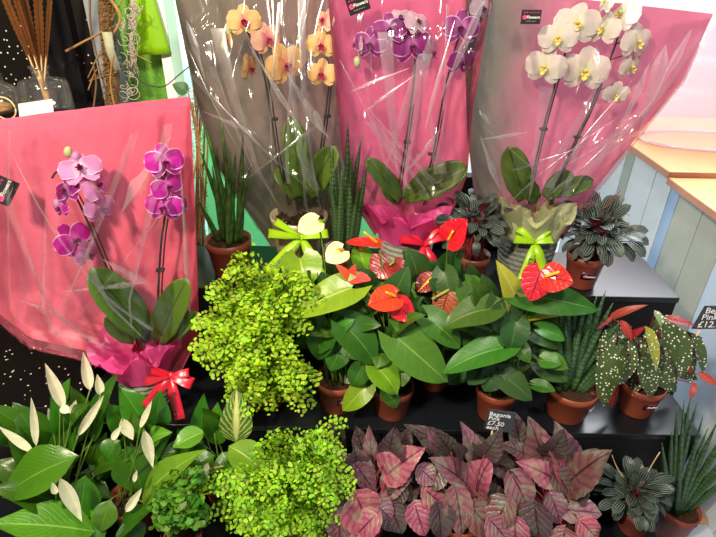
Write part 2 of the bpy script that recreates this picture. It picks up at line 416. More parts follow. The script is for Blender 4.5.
# leaf blade
def P_lance(t): return math.sin(math.pi * t ** .8) ** .9 * (1 - .25 * t)
def P_ovate(t): return max(0, math.sin(math.pi * min(1, t ** .62))) ** .85 if t < 1 else 0
def P_heart(t): return (math.sqrt(max(0, 1 - ((t - .28) / .30) ** 2)) if t < .28 else (math.cos((t - .28) / .72 * math.pi / 2) ** .8 if t < 1 else 0)) if t > 0 else .33
def P_ellip(t): return math.sqrt(max(0, 1 - (2 * t - 1) ** 2)) ** .9
def P_strap(t): return max(0, min(1, .45 + t * 1.6)) * (math.sqrt(max(0, 1 - max(0, (t - .6) / .4) ** 2)))
def P_petal(t): return math.sqrt(max(0, 1 - (1.75 * t - .85) ** 2)) if t < 1 else 0
def blade(mb, base, tip, w, n0, prof, fold=.15, arch=.08, lobe=0, wave=0, ns=9, ms=3, curl=0, serr=0, asym=0, ph=0):
    d = tip - base; L = d.length; dn = d / L
    n = (n0 - dn * n0.dot(dn)); n = n.normalized() if n.length > 1e-5 else V((0, 0, 1))
    side = dn.cross(n)
    rows = []; uvs = []
    for i in range(ns + 1):
        t = i / ns; hw = w / 2 * prof(t) + w * .004
        rr = []; uu = []
        for j in range(-ms, ms + 1):
            q = j / ms
            e = 1
            if serr and abs(j) == ms: e = 1 + serr * (1 if i % 2 else -1)
            qq = q * e * (1 + asym * (1 if q > 0 else -1))
            p = base + d * (t - lobe * q * q * (1 - t) ** 3) + side * (qq * hw) + n * (arch * L * 4 * t * (1 - t) + fold * hw * abs(q) - curl * L * t * t)
            if wave: p += n * (wave * w * math.sin(t * 9 + ph + q * 1.5) * q * q)
            rr.append(p); uu.append((q * .5 + .5, t))
        rows.append(rr); uvs.append(uu)
    mb.grid(rows, uvs)
def camn(p, up=.5, jit=.25):
    c = (CAM - p).normalized()
    return (c * (1 - up * .6) + V((0, 0, 1)) * up + V((U(-1, 1), U(-1, 1), U(-1, 1))) * jit).normalized()
def bez(a, b, c, n=7):
    return [a * (1 - t) ** 2 + b * (2 * t * (1 - t)) + c * t * t for t in [i / (n - 1) for i in range(n)]]
def path(pts, n=5):      # Catmull-Rom
    out = []
    for i in range(len(pts) - 1):
        p0, p1, p2, p3 = pts[max(0, i - 1)], pts[i], pts[i + 1], pts[min(len(pts) - 1, i + 2)]
        for k in range(n):
            t = k / n
            out.append(.5 * ((2 * p1) + (p2 - p0) * t + (2 * p0 - 5 * p1 + 4 * p2 - p3) * t * t + (3 * p1 - p0 - 3 * p2 + p3) * t ** 3))
    out.append(pts[-1]); return out

# ------------------------------------------------------------------ setting
Z2, Z3, Z1 = .46, .71, .20
def struct(name, mb, mat, smooth=False, **k):
    o = mb.build(name, mat, None, smooth, **k); o['kind'] = 'structure'; return o
b = MB(); b.box((-3, -1.2, -.05), (3.2, 4.2, 0)); struct('floor', b, 'floor')
b = MB(); b.box((-1.9, 1.62, 0), (-.755, 1.68, 2.6)); struct('wall_back', b, 'glitter')
b = MB(); b.box((-3, 3.6, 0), (3.2, 3.7, 2.6)); struct('wall_far', b, 'white')
b = MB(); b.box((-1.95, -1.2, 0), (-1.9, 1.68, 2.6)); struct('wall_left', b, 'black')
# window: posts and sill
xg = PY(172, 45, 1.62).x; xt = PY(181, 45, 1.62).x
b = MB(); b.box((-.755, 1.60, 0), (-.70, 1.68, 2.6)); struct('trim_1', b, 'slatepost')
b = MB(); b.box((xg - .028, 1.60, .8), (xg, 1.66, 2.6)); struct('window_1', b, 'white')
b = MB(); b.box((xg + .004, 1.59, 0), (xt + .006, 1.66, 2.6)); struct('trim_2', b, 'teal')
b = MB(); b.box((-.90, 1.585, .1), (-.80, 1.615, 2.6)); struct('trim_3', b, 'blackmetal')

# black display steps
def step_box(label, lo, hi, parts):
    t = thing('display_step', ((lo[0] + hi[0]) / 2, (lo[1] + hi[1]) / 2, lo[2]), label, 'display step', 'black display steps')
    b = MB(); b.box(lo, (hi[0], hi[1], hi[2] - .018)); b.build('riser', 'black', t, False, bevel=.002)
    b = MB(); b.box((lo[0], lo[1] - .004, hi[2] - .0175), (hi[0] + .002, hi[1], hi[2])); b.build('top', 'blacktop', t, False, bevel=.002)
    return t
step_box('tall rear black step carrying the wrapped orchids, shiny top', (-.72, 1.247, 0), (.886, 1.50, Z3), 2)
step_box('middle black step carrying the terracotta pots of anthuriums', (-.72, .985, 0), (.886, 1.243, Z2), 2)
step_box('low black front step under the pink begonias and ferns', (-1.1, .60, 0), (.80, .981, Z1), 2)

b = MB(); b.box((-1.88, .99, 0), (-.725, 1.46, .50))
tag(b.build('display_plinth', 'glitter', None, False, bevel=.003), 'black speckled plinth at the far left under the coral sleeve', 'plinth')
# counter on the right: boards and two pine tops
ys = [.75, 1.02, 1.22, 1.45, 1.585, 1.73, 1.79, 1.91, 2.09, 2.16, 2.4, 2.62]
mats = ['plank_d', 'plank_a', 'plank_d', 'plank_b', 'plank_b', 'plank_c', 'plank_a', 'plank_a', 'plank_b', 'plank_a', 'plank_a']
cnt = thing('shop_counter', (1.35, 1.7, 0), 'shop counter clad in pale blue and grey upright boards', 'counter')
b = MB(); b.box((1.118, .75, 0), (1.7, 2.62, .85)); b.build('carcass', 'plank_b', cnt, False)
for i in range(len(ys) - 1):
    b = MB(); b.box((1.1, ys[i] + .0015, .0), (1.118, ys[i + 1] - .0015, .853)); b.build('board', mats[i], cnt, False, bevel=.0015)
b = MB(); b.box((1.05, .9, .854), (1.75, 1.742, .878)); wt1 = tag(b.build('worktop', 'counter', None, False, bevel=.002), 'nearer pine counter top with a dark front edge', 'worktop')
b = MB(); b.box((1.05, 1.745, .872), (1.75, 2.5, .897)); wt2 = tag(b.build('worktop', 'counter', None, False, bevel=.002), 'farther pine counter top under the clear pink package', 'worktop')
for w_, lo, hi in ((wt1, (1.047, .9, .855), (1.0495, 1.742, .8765)), (wt2, (1.047, 1.745, .873), (1.0495, 2.5, .8955)), (wt2, (1.047, 1.7425, .879), (1.75, 1.7448, .8955))):
    b = MB(); b.box(lo, hi); b.build('edge_band', 'counteredge', w_, False)
# cellophane package on the counter
pk = thing('cellophane_package', (1.35, 1.96, .897), 'clear pinkish cellophane package standing on the farther counter top', 'package')
a0 = PZ(655, 150, .898); a1 = V((1.62, a0.y - .02, .898))
rows = []
for i in range(25):
    t = i / 24; rr = []
    for j in range(24):
        an = 6.2832 * j / 24; q = .5 + .5 * math.cos(an)
        p = a0.lerp(a1, 1 - q) + V((.05 * t * (1 - q) + .02 * t, .14 * math.sin(an) * (1 - .3 * t) + .14, .42 * t))
        w = noise.noise(p * 22) * .012 + noise.noise(p * 60) * .006 * (1 + 2 * (t > .45))
        rr.append(p + V((w, w, w * .3)) * t)
    rows.append(rr)
b = MB(); b.grid(rows, close=True); b.build('wrap', 'irid', pk, True)
b = MB(); b.tube([p.copy() + V((0, 0, .004)) for p in rows[0]] + [rows[0][0] + V((0, 0, .004))], .006, .006, 6); b.build('rim', 'iridedge', pk)
b = MB()
for k in range(220):
    t = U(.45, .95); j = int(U(0, 24)); p = rows[int(t * 24)][j] + V((U(-.02, .02), -.003, U(-.02, .02)))
    s_ = U(.0015, .004); n_ = V((U(-1, 1), U(-1, .2), U(-1, 1))).normalized(); e = n_.orthogonal().normalized() * s_; g2 = n_.cross(e)
    i0 = [b.add(p + e), b.add(p + g2), b.add(p - e), b.add(p - g2)]; b.f.append(tuple(i0))
b.build('glitter', 'lwhite', pk, False)
# small wooden wedge on the floor
p = PZ(703, 521, .0)
b = MB(); b.prism([p + V((-.05, -.012, 0)), p + V((.022, -.012, 0)), p + V((.022, -.012, .004)), p + V((-.05, -.012, .018))], (0, .035, 0))
tag(b.build('wooden_wedge', 'counter', None, False, bevel=.001), 'small orange wooden wedge lying on the pale floor', 'wedge')

b = MB(); b.box((.17, 1.56, 0), (.62, 1.60, .93)); struct('added_panel', b, 'black')  # added black panel, hides the bright far wall between the pots
# mint board, lime hanging, turf
b = MB(); p0 = PY(205, 200, 1.515); p1 = PY(385, 200, 1.515); b.box((p0.x, 1.505, 0), (p1.x, 1.525, PY(250, 128, 1.515).z))
tag(b.build('mint_board', 'mint', None, False, bevel=.002), 'mint green board standing upright behind the orchid pots', 'board')
hq = [PY(126, -30, 1.585), PY(146, -30, 1.585), PY(171, 54, 1.585), PY(136, 55, 1.585)]
rows = [[hq[0].lerp(hq[1], u / 8).lerp(hq[3].lerp(hq[2], u / 8), v / 10) + V((0, .006 * math.sin(u * .9) * v / 10, 0)) for u in range(9)] for v in range(11)]
b = MB(); b.grid(rows); tag(b.build('lime_pennant', 'lime', None, True, solid=.0015), 'lime green paper pennant hanging in the window', 'pennant')
q0 = PY(130, -40, 1.66); q1 = PY(170, 120, 1.66)
b = MB(); b.box((-.70, 1.665, 0), (xg - .03, 1.69, q0.z + .1))
tg = b.build('turf_panel', 'turf', None, False); tag(tg, 'bright green turf panel in the window below the lime pennant', 'turf panel')

# ------------------------------------------------------------------ shelf with bottle of feathers, jar
zs = PY(50, 113, 1.46).z
b = MB(); b.box((-1.45, 1.34, zs - .02), (-.76, 1.60, zs)); tag(b.build('wall_shelf', 'black', None, False, bevel=.002), 'narrow black shelf behind the coral orchid sleeve', 'shelf')
c = PY(50, 110, 1.46); c.z = zs; s1 = sc(c)
bt = thing('glass_bottle', c, 'square-shouldered clear glass bottle holding rust feathers', 'bottle')
r = 23 * s1; hb = .085
prof = [(r * .85, 0), (r, .006), (r, hb - .012), (r * .9, hb), (r * .42, hb + .006), (r * .34, hb + .012), (r * .34, hb + .028), (r * .42, hb + .031), (r * .42, hb + .036), (r * .3, hb + .036)]
b = MB(); b.lathe(c, prof, 24); b.build('bottle_body', 'glass', bt)
b = MB(); b.lathe(c + V((0, 0, .004)), [(r * .10, 0), (r * .12, .03), (r * .16, hb + .02)], 12); b.build('straw_filling', 'jarfill', bt)
# feathers: things held in the bottle
neck = c + V((0, 0, hb + .03))
for k, (tx, ty, w, lb) in enumerate([(-3, -22, 13, 'leftmost rust pheasant feather in the bottle, leaning far left'), (19, -24, 13, 'rust feather left of the upright middle one in the bottle'), (36, -26, 14, 'upright rust feather in the middle of the bottle bunch'), (52, -24, 8, 'slim rust feather leaning right in the bottle'), (9, -24, 10, 'thin rust feather between the two leftmost ones in the bottle')]):
    tip = PY(tx, ty, 1.46 - .01 * k); base = neck + V(((k - 1.5) * .004, -.004 * k, -.05))
    ft = thing('dried_feather', base, lb, 'feather', 'rust feathers in the bottle')
    b = MB(); q = base.lerp(tip, .22); blade(b, q, tip + (tip - q) * .3, w * s1 * .5, camn(q, .1, .1), P_strap, .2, .03, ns=44, ms=3, serr=.12); b.build('vane', 'feather', ft)
    b = MB(); b.tube(bez(base, base.lerp(tip, .5) + V((0, -.004, 0)), tip + (tip - q) * .25), .0022, .0012, 5); b.build('quill', 'quill', ft)
# round jar
c = PY(-2, 108, 1.43); c.z = zs
jr = thing('round_jar', c, 'round clear glass jar with straw filling at the far left', 'jar')
s1 = sc(c); r = 24 * s1
b = MB(); b.lathe(c, [(r * .6, 0), (r * .9, .02), (r, .045), (r * .85, .07), (r * .5, .082), (r * .5, .1), (r * .55, .103)], 24); b.build('jar_body', 'glass', jr)
b = MB(); b.lathe(c + V((0, 0, .004)), [(r * .4, 0), (r * .6, .012), (r * .5, .022), (r * .2, .03)], 16); b.build('straw_filling', 'jarfill', jr)
ring = c + V((.05, -.05, .03)); b = MB(); b.tube([ring + V((.028 * math.cos(a), 0, .028 * math.sin(a))) for a in [i * 6.2832 / 20 for i in range(21)]], .002, .002, 6)
b.build('wire_handle', 'quill', jr)
q = [PY(18, 104, 1.385), PY(52, 99, 1.385), PY(54, 118, 1.385), PY(20, 121, 1.385)]
b = MB(); b.prism(q, (0, .002, 0)); tag(b.build('white_card', 'card', None, False), 'blank white card standing against the bottle of feathers', 'card')

# ------------------------------------------------------------------ mossy branch bundle
Yb = 1.54
def pp(*l, Y=Yb): return [PY(x, y, Y) for x, y in l]
br = thing('branch_bundle', PY(112, 110, Yb), 'bundle of mossy branches and twigs with curled vines by the window', 'branches')
b = MB(); b.tube(path(pp((107, -25), (106, 10), (108, 40), (113, 80), (116, 130)) + [V((-.742, Yb, .5)), V((-.742, Yb, .02)), V((-.742, Yb, 0))]), .02, .017, 10); b.build('mossy_trunk', 'bark', br)
b = MB()
for k in range(2600):
    t = R(); y = -20 + 150 * t; x = 106.5 + 8 * t ** 1.5; p = PY(x + U(-6, 6), y, Yb - U(.008, .024))
    d = V((U(-1, 1), U(-1, .2), U(-.6, 1))) * .008; e = V((U(-1, 1), U(-1, 1), U(-1, 1))) * .0025
    i0 = [b.add(p), b.add(p + d + e), b.add(p + d - e)]; b.f.append(tuple(i0))
tag(b.build('moss', 'moss', br, False), kind='stuff')
for k, (l, r_) in enumerate([([(92, -20), (93, 20), (96, 45), (105, 80), (118, 115)], .0045), ([(68, 50), (85, 42), (105, 31), (116, 15), (128, -8)], .005), ([(120, 70), (100, 77), (92, 80)], .0035), ([(132, 62), (110, 70), (94, 78)], .003), ([(104, 50), (97, 66), (92, 77)], .003), ([(93, 88), (100, 70), (108, 60)], .003), ([(132, 2), (140, 9), (148, 13)], .002), ([(136, 50), (147, 55), (157, 60)], .002), ([(112, -10), (127, 14), (121, 32)], .007), ([(100, 105), (104, 80), (101, 60)], .004), ([(124, 110), (118, 80), (121, 50)], .004)]):
    b = MB(); b.tube(path([p + V((U(-.002, .002), -.012 - .004 * k, U(-.002, .002))) for p in pp(*l)]), r_ * .68, r_ * .4, 7); b.build('twig', 'twig' if k % 3 else 'bark', br)
b = MB(); b.tube(pp((107, 32), (110, 50), (117, 70), Y=1.50), .0125, .010, 14); b.build('bark_tube', 'tube', br)
b = MB()
for k in range(26):
    c = PY(126 + U(-7, 9), U(5, 100), Yb - .01); pts = []; a = U(0, 6); rr = U(.006, .016)
    for i in range(14): a += .55; pts.append(c + V((rr * math.cos(a) + .0008 * i, -.004 + U(-.003, .003), rr * .9 * math.sin(a) + .001 * i)))
    b.tube(pts, .0011, .0008, 4)
for k in range(14):
    x = U(128, 137); b.tube(path(pp((x, -10), (x + U(-4, 5), 20), (x + U(-4, 4), 45), (x + U(-6, 6), U(60, 80)))), .0008, .0006, 4)
b.build('curled_vine', 'curl', br)
b = MB(); b.tube(path(pp((128, 66), (140, 80), (152, 86), (165, 86), (180, 74), (190, 66), Y=1.52)), .0016, .0016, 5)
tag(b.build('black_cord', 'stake', None), 'thin black cord looping across the window frame', 'cord')
# second twig bundle behind coral sleeve's right edge
tb = thing('dried_bouquet', PY(198, 235, 1.46), 'dried brown stems between the coral sleeve and the taupe sleeve', 'dried bouquet')
for k in range(9):
    x = U(190, 204); b = MB(); b.tube(path(pp((x, 245), (x + U(-4, 4), 190), (x + U(-5, 5), 140), (x + U(-8, 6), U(75, 105)), Y=1.46 + U(-.02, .02))), .003, .002, 6); b.build('stem', 'bark' if k % 2 else 'twig', tb)
b = MB()
for k in range(500):
    p = PY(U(190, 206), U(85, 235), 1.45 + U(-.03, .03)); d = V((U(-1, 1), U(-1, .2), U(-1, 1))) * .012; e = V((U(-1, 1), U(-1, 1), U(-1, 1))) * .002
    i0 = [b.add(p), b.add(p + d + e), b.add(p + d - e)]; b.f.append(tuple(i0))
tag(b.build('moss', 'moss', tb, False), kind='stuff')
lv = MB(); blade(lv, PY(188, 92, 1.5), PY(172, 84, 1.5), 14 * .0028, camn(PY(183, 88, 1.5)), P_ovate, .1); lv.build('leaf', 'anthd', tb)

# ------------------------------------------------------------------ pots
def pot_label(root, c, r, h, ang=-.15, s=1.0, zf=.55):
    """black shop label curved on the pot's front"""
    a0 = -math.pi / 2 + ang; w = .038 * s; hh = .021 * s; rr = r + .0008
    nrm = V((math.cos(a0), math.sin(a0), 0)); right = V((-math.sin(a0), math.cos(a0), 0)); up = V((0, 0, 1)) + nrm * -.12
    rows = []
    for i in range(2):
        rows.append([c + V((math.cos(a0 + (j / 8 - .5) * w / r), math.sin(a0 + (j / 8 - .5) * w / r), 0)) * (rr + (.0012 if i else -.0008)) + V((0, 0, h * zf + (i - .5) * hh)) for j in range(9)])
    b = MB(); b.grid(rows); lo = b.build('pot_label', 'label', root, solid=.0004); tag(lo, 'black shop label')
    q = c + nrm * (rr + .0022) + V((0, 0, h * zf))
    flower_mark(lo, q - right * w * .3, right, up, .004 * s)
    text('Flowers', .0085 * s, q + right * w * .1, right, up, 'lwhite', lo)
    text('* * * * *', .006 * s, q + V((0, 0, hh * .36)), right, up, 'lpink', lo)
def flower_mark(parent, p, right, up, r):
    b = MB()
    right = right.normalized(); up = up.normalized(); n_ = right.cross(up).normalized()
    for k in range(5):
        a = 1.5708 + k * 1.2566; d = right * math.cos(a) + up * math.sin(a)
        blade(b, p, p + d * r, r * .85, n_, P_petal, 0, 0, ns=5, ms=2)
    b.build('flower_mark', 'lpink', parent)
def make_pot(root, c, rt, rb, h, mat='terra', soil=True):
    b = MB(); b.lathe(c, [(rb * .96, 0), (rb, .004), (rt * .945, h * .76), (rt * .96, h * .77), (rt, h * .79), (rt * 1.015, h), (rt * .97, h), (rt * .93, h * .86)], 36)
    b.build('pot', mat, root)
    if soil:
        b = MB(); rows = []
        for i in range(6):
            rows.append([c + V((math.cos(6.2832 * j / 18) * rt * .93 * i / 5.01, math.sin(6.2832 * j / 18) * rt * .93 * i / 5.01, h * .88 + U(-.003, .003))) for j in range(18)])
        b.grid(rows, close=True); b.build('soil', 'soil', root)
def basket(root, c, rt, rb, h, mat):
    prof = []; n = 46
    for i in range(n + 1):
        t = i / n; prof.append((rb + (rt - rb) * t ** .8 + .0035 * abs(math.sin(t * 9 * math.pi / 1.0)), h * t))
    prof += [(rt * .93, h), (rt * .9, h * .85)]
    def mod(j, z): return 1 + .012 * math.sin(j * 1.5708 + (3.14 if int(z / h * 9) % 2 else 0) + z * 60)
    b = MB(); b.lathe(c, prof, 64, mod); b.build('pot', mat, root)

# ------------------------------------------------------------------ orchids
def face(p, yaw=0, pitch=0):
    c = (CAM - p).normalized(); c = Matrix.Rotation(math.radians(yaw), 3, 'Z') @ c
    r = V((0, 0, 1)).cross(c).normalized()
    return Matrix.Rotation(math.radians(-pitch), 3, r) @ c
def orchid_flower(root, x, y, Y, size, mat, lip, yaw=0, pitch=0, roll=0, lipm=True):
    p = PY(x, y, Y); s_ = size * sc(p); n = face(p, yaw, pitch)
    up = V((0, 0, 1)); r = up.cross(n).normalized(); up = n.cross(r)
    a = math.radians(roll); r, up = r * math.cos(a) + up * math.sin(a), up * math.cos(a) - r * math.sin(a)
    b = MB(); k = s_ / 2
    def pet(ang, L, w, back=0, arch=.06, fold=-.15):
        d = r * math.sin(ang) + up * math.cos(ang)
        st = p + d * k * .04 - n * back
        blade(b, st, st + d * k * L - n * k * .10, k * w, n, P_petal, fold, arch, wave=.05, ns=9, ms=4, ph=ang)
    pet(0, .98, .72, .004); pet(2.3, .92, .66, .004); pet(-2.3, .92, .66, .004)
    pet(1.40, 1.02, 1.12, 0); pet(-1.40, 1.02, 1.12, 0)
    fl = b.build('flower', mat, root)
    if lipm:
        b = MB()
        c = p + n * k * .08
        for ang, L, w in ((3.14, .42, .26), (2.2, .28, .2), (-2.2, .28, .2)):
            d = r * math.sin(ang) + up * math.cos(ang)
            blade(b, c, c + d * k * L + n * k * .22, k * w, n, P_petal, .5, -.1, ns=6, ms=3, curl=-.2)
        b.ball(c + n * k * .12 + up * k * .04, k * .09, k * .09, k * .14, n)
        b.build('lip', lip, fl)
    return p
def bud(root, x, y, Y, size, mat, tilt=(0, 0, 1)):
    p = PY(x, y, Y); b = MB(); k = size * sc(p) / 2
    b.ball(p, k * .75, k * .75, k * 1.1, V(tilt)); b.build('bud', mat, root)
def seg_lerp(poly, v):
    L = [0]
    for i in range(len(poly) - 1): L.append(L[-1] + (poly[i + 1] - poly[i]).length)
    q = v * L[-1]
    for i in range(len(poly) - 1):
        if q <= L[i + 1] + 1e-9:
            t = (q - L[i]) / max(1e-9, L[i + 1] - L[i]); return poly[i].lerp(poly[i + 1], t)
    return poly[-1]
def nearest(surf, x, y):
    tgt = ray(x, y).normalized(); best = None
    for i in range(41):
        for j in range(41):
            q = surf(j / 40, i / 40, -1, surf.ff, False); e = (q - CAM).normalized().dot(tgt)
            if best is None or e > best[0]: best = (e, q)
    return CAM + tgt * (best[1] - CAM).length
def sleeve(root, left, right, Yb_, Yt_, back, front, seed, bb=.05, ff=.07, mouth=.35, creases=14, fold_highlights=()):
    """two sheets joined along their side edges: an opaque printed back and a clear creased front"""
    rnd = random.Random(seed)
    ymax = max(left[0][1], right[0][1]); ymin = min(left[-1][1], right[-1][1])
    def yy(py): return Yb_ + (Yt_ - Yb_) * max(0, min(1, (ymax - py) / (ymax - ymin)))
    Lp = [PY(x, y, yy(y)) for x, y in left]; Rp = [PY(x, y, yy(y)) for x, y in right]
    nu, nv = 44, 60
    fan = []
    for k in range(creases):
        if k < creases * .6:
            a = (rnd.uniform(.2, .8), rnd.uniform(.22, .4)); e = (rnd.uniform(.02, .98), rnd.uniform(.55, 1.0))
        else:
            a = (rnd.uniform(.0, 1), rnd.uniform(.1, .9)); an = rnd.uniform(0, 6.28); ln = rnd.uniform(.15, .4); e = (a[0] + ln * math.cos(an), a[1] + ln * math.sin(an))
        fan.append((V((a[0], a[1], 0)), V((e[0], e[1], 0)), rnd.uniform(.004, .012) * rnd.choice((1, 1, -1)), rnd.uniform(.03, .08)))
    off = V((seed * 3.1, seed * 1.7, 0))
    def surf(u, v, sgn, amp, rough=True):
        l = seg_lerp(Lp, v); r = seg_lerp(Rp, v); p = l.lerp(r, u)
        w = (r - l).length
        bow = math.sqrt(max(0, 1 - (2 * u - 1) ** 2)) ** .9
        d = (amp * (.55 + .45 * math.sin(math.pi * min(1, v * 1.1)))) if v < .8 else amp * (.55 + .45 * math.sin(math.pi * .88)) * (1 - (v - .8) / .2 * (1 - mouth))
        d = min(d, w * .5)
        p = p + V((0, sgn * d * bow, 0))
        q = V(((u - .5) / (.3 + .7 * v) * 3.4, v * 1.7, 0)) + off
        if not rough: return p
        if sgn < 0:
            e = 0
            for a, c, hgt, wd in fan:
                ab = c - a; t = max(0, min(1, (V((u, v, 0)) - a).dot(ab) / ab.length_squared)); dd = (V((u, v, 0)) - a - ab * t).length
                if dd < wd: e += hgt * (1 - dd / wd)
            e += (.5 - abs(noise.noise(q))) * .034 + (.5 - abs(noise.noise(q * 2.3))) * .018 + noise.noise(q * 4.5) * .003
            p = p + V((0, -1, .15)) * e * min(1, bow * 1.6)
        else:
            e = noise.noise(q * .9) * .012 + (.5 - abs(noise.noise(q * 1.7))) * .010
            p = p + V((0, 1, 0)) * e * min(1, bow * 1.6)
        return p
    b = MB(); b.grid([[surf(j / nu, i / nv, 1, bb) for j in range(nu + 1)] for i in range(nv + 1)]); tag(b.build('back_sheet', back, root), None)
    nu, nv = 70, 90
    b = MB(); b.grid([[surf(j / nu, .10 + .9 * i / nv, -1, ff) for j in range(nu + 1)] for i in range(nv + 1)]); fo = b.build('clear_film', front, root); tag(fo, 'clear creased film front')
    # pale hazy strips over the film, standing in for highlights on its creases
    for k in range(int(creases * .55)):
        a, c, hgt, wd = fan[k % len(fan)]
        rows = []; wdt = rnd.choice((.003, .005, .009, .016)); flip = rnd.random() < .5
        wdt *= 1.0
        for i in range(13):
            t = i / 12; u = a.x + (c.x - a.x) * t; v = min(1, max(0, a.y + (c.y - a.y) * t)); u = min(.97, max(.03, u))
            p = surf(u, v, -1, ff, False) + V((0, -.020, 0)); du = (surf(min(1, u + .01), v, -1, ff, False) - surf(max(0, u - .01), v, -1, ff, False)).normalized()
            ww = wdt * ((1 - t) if flip else t) ** .8 + .0004
            rows.append([p - du * ww, p + V((0, -.004 * math.sin(math.pi * t), 0)), p + du * ww])
        b = MB(); b.grid(rows); b.build('fold_highlight', 'crease_highlight', fo)
    surf.__dict__['ff'] = ff
    for (x0, y0, x1, y1, wpx) in fold_highlights:  # whitened strips that paint bright highlights onto the film
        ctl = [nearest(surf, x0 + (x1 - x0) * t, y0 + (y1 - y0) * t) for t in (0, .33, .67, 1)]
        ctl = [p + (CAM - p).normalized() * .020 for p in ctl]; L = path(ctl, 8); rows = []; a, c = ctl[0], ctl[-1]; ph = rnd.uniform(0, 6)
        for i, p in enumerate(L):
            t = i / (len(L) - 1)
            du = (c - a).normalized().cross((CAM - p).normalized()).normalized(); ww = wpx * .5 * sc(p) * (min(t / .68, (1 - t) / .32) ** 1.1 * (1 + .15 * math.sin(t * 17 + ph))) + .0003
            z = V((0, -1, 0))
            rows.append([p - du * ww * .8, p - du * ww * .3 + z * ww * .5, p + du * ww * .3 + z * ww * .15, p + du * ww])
        b = MB(); b.grid(rows); b.build('fold_highlight', 'fold', fo, False)
    return surf
def sleeve_label(root, x, y, surf, w, hgt, rot):
    best = None; tgt = ray(x, y).normalized()
    for i in range(61):
        for j in range(61):
            q = surf(j / 60, i / 60, -1, surf.ff); e = (q - CAM).normalized().dot(tgt)
            if best is None or e > best[0]: best = (e, q)
    p = CAM + tgt * ((best[1] - CAM).length - .012); s_ = sc(p); n = (CAM - p).normalized(); r = V((0, 0, 1)).cross(n).normalized(); up = n.cross(r)
    a = math.radians(rot); r, up = r * math.cos(a) + up * math.sin(a), up * math.cos(a) - r * math.sin(a)
    w *= s_; hgt *= s_
    b = MB(); b.prism([p - r * w / 2 - up * hgt / 2, p + r * w / 2 - up * hgt / 2, p + r * w / 2 + up * hgt / 2, p - r * w / 2 + up * hgt / 2], n * .0008)
    lo = b.build('shop_label', 'label', root, False); tag(lo, 'black shop label with pink and white print')
    q = p + n * .0016
    flower_mark(lo, q - r * w * .32 - up * hgt * .02, r, up, hgt * .17)
    text('Flowers', w * .21, q + r * w * .12 - up * hgt * .02, r, up, 'lwhite', lo, .0002)
    text('* * * * * *', w * .2, q + up * hgt * .25, r, up, 'lpink', lo, .0002)
    text('- - - - - - -', w * .13, q - up * hgt * .28, r, up, 'lwhite', lo, .0002)
def tissue(root, c, r0, r1, z0, z1, mat, n=9, seed=1, spiky=.35):
    rnd = random.Random(seed); rows = []; nj = 60
    ph = [rnd.uniform(0, 6.28) for _ in range(4)]
    for i in range(9):
        t = i / 8; rr = []
        for j in range(nj):
            a = 6.2832 * j / nj
            k = (abs(((j * n / nj) % 1) - .5) * 2)
            rad = r0 + (r1 - r0) * t ** 1.2 * (1 + .18 * math.sin(3 * a + ph[0])) + .006 * math.sin(n * a + ph[1]) * (.3 + t)
            z = z0 + (z1 - z0) * t * (1 - spiky * k * t) + .006 * math.sin(5 * a + ph[2]) * t
            rr.append(c + V((math.cos(a) * rad, math.sin(a) * rad, z)))
        rows.append(rr)
    top = rows[-1]
    for i in range(1, 6):
        t = i / 6; rows.append([p.lerp(c + V((0, 0, z0 + (z1 - z0) * .55)), t) + V((0, 0, .012 * math.sin(t * 3.14) * math.sin(j * .9 + i))) for j, p in enumerate(top)])
    b = MB(); b.grid(rows, close=True); b.build('tissue_paper', mat, root, False)
def ribbon_strip(mb, pts, w, wdir):
    rows = []
    for p in pts: rows.append([p - wdir * w / 2, p, p + wdir * w / 2])
    mb.grid(rows)
def bow(root, x, y, Y, mat, s=1.0, tails=((-14, 30), (4, 38)), words=('ions', 'flowers'), loops=((-30, 10), (26, 6))):
    p = PY(x, y, Y); k = sc(p); r, up, n = CX, -CD, -F0
    def at(dx, dy, dz=0): return p + r * dx * k + up * -dy * k + n * dz
    bw = None
    b = MB()
    for (dx, dy, g) in [(a_, b_, 1) for a_, b_ in loops] + [(a_ * .8, b_ - 11, .85) for a_, b_ in loops]:
        dx *= s; dy *= s; c = (dx * dx + dy * dy) ** .5; pd = V((dx, dy, 0)) / c; q = V((-pd.y, pd.x, 0))
        rows = []
        for i in range(21):
            a = 2 * math.pi * i / 20; e = .5 * (1 - math.cos(a)); dep = math.sin(a) * .22 * c * k
            cc = at(pd.x * e * c, pd.y * e * c, dep + .006 + (.004 if g == 1 else -.003))
            wv = (r * q.x + up * -q.y + n * .45).normalized() * (.003 + .0095 * e ** .7) * s * g
            rows.append([cc - wv, cc - wv * .3 + n * .0015, cc + wv * .4 - n * .001, cc + wv])
        b.grid(rows)
    b.ball(at(0, 0, .006), .008 * s, .007 * s, .009 * s, up)
    bw = b.build('ribbon_bow', mat, root)
    for (dx, dy), wtxt in zip(tails, words):
        b = MB(); c = at(dx * s, dy * s, .004)
        d = (c - p).normalized(); side = d.cross(n).normalized()
        rows = []
        for i in range(11):
            t = i / 10; cc = at(dx * s * t, dy * s * t, .007 + .005 * math.sin(t * 5)); ww = .006 + .007 * min(1, t * 3)
            rows.append([cc - side * ww * s, cc + side * ww * s])
        b.grid(rows); tl = b.build('ribbon_tail', mat, bw, solid=.0006)
        if wtxt:
            m_ = at(dx * s * .62, dy * s * .62, .0155)
            right = d if d.dot(r) + .3 * d.dot(-up) > 0 else -d
            text(wtxt, .019 * s, m_, right, n.cross(right), 'ink', tl, .0003)
    return bw
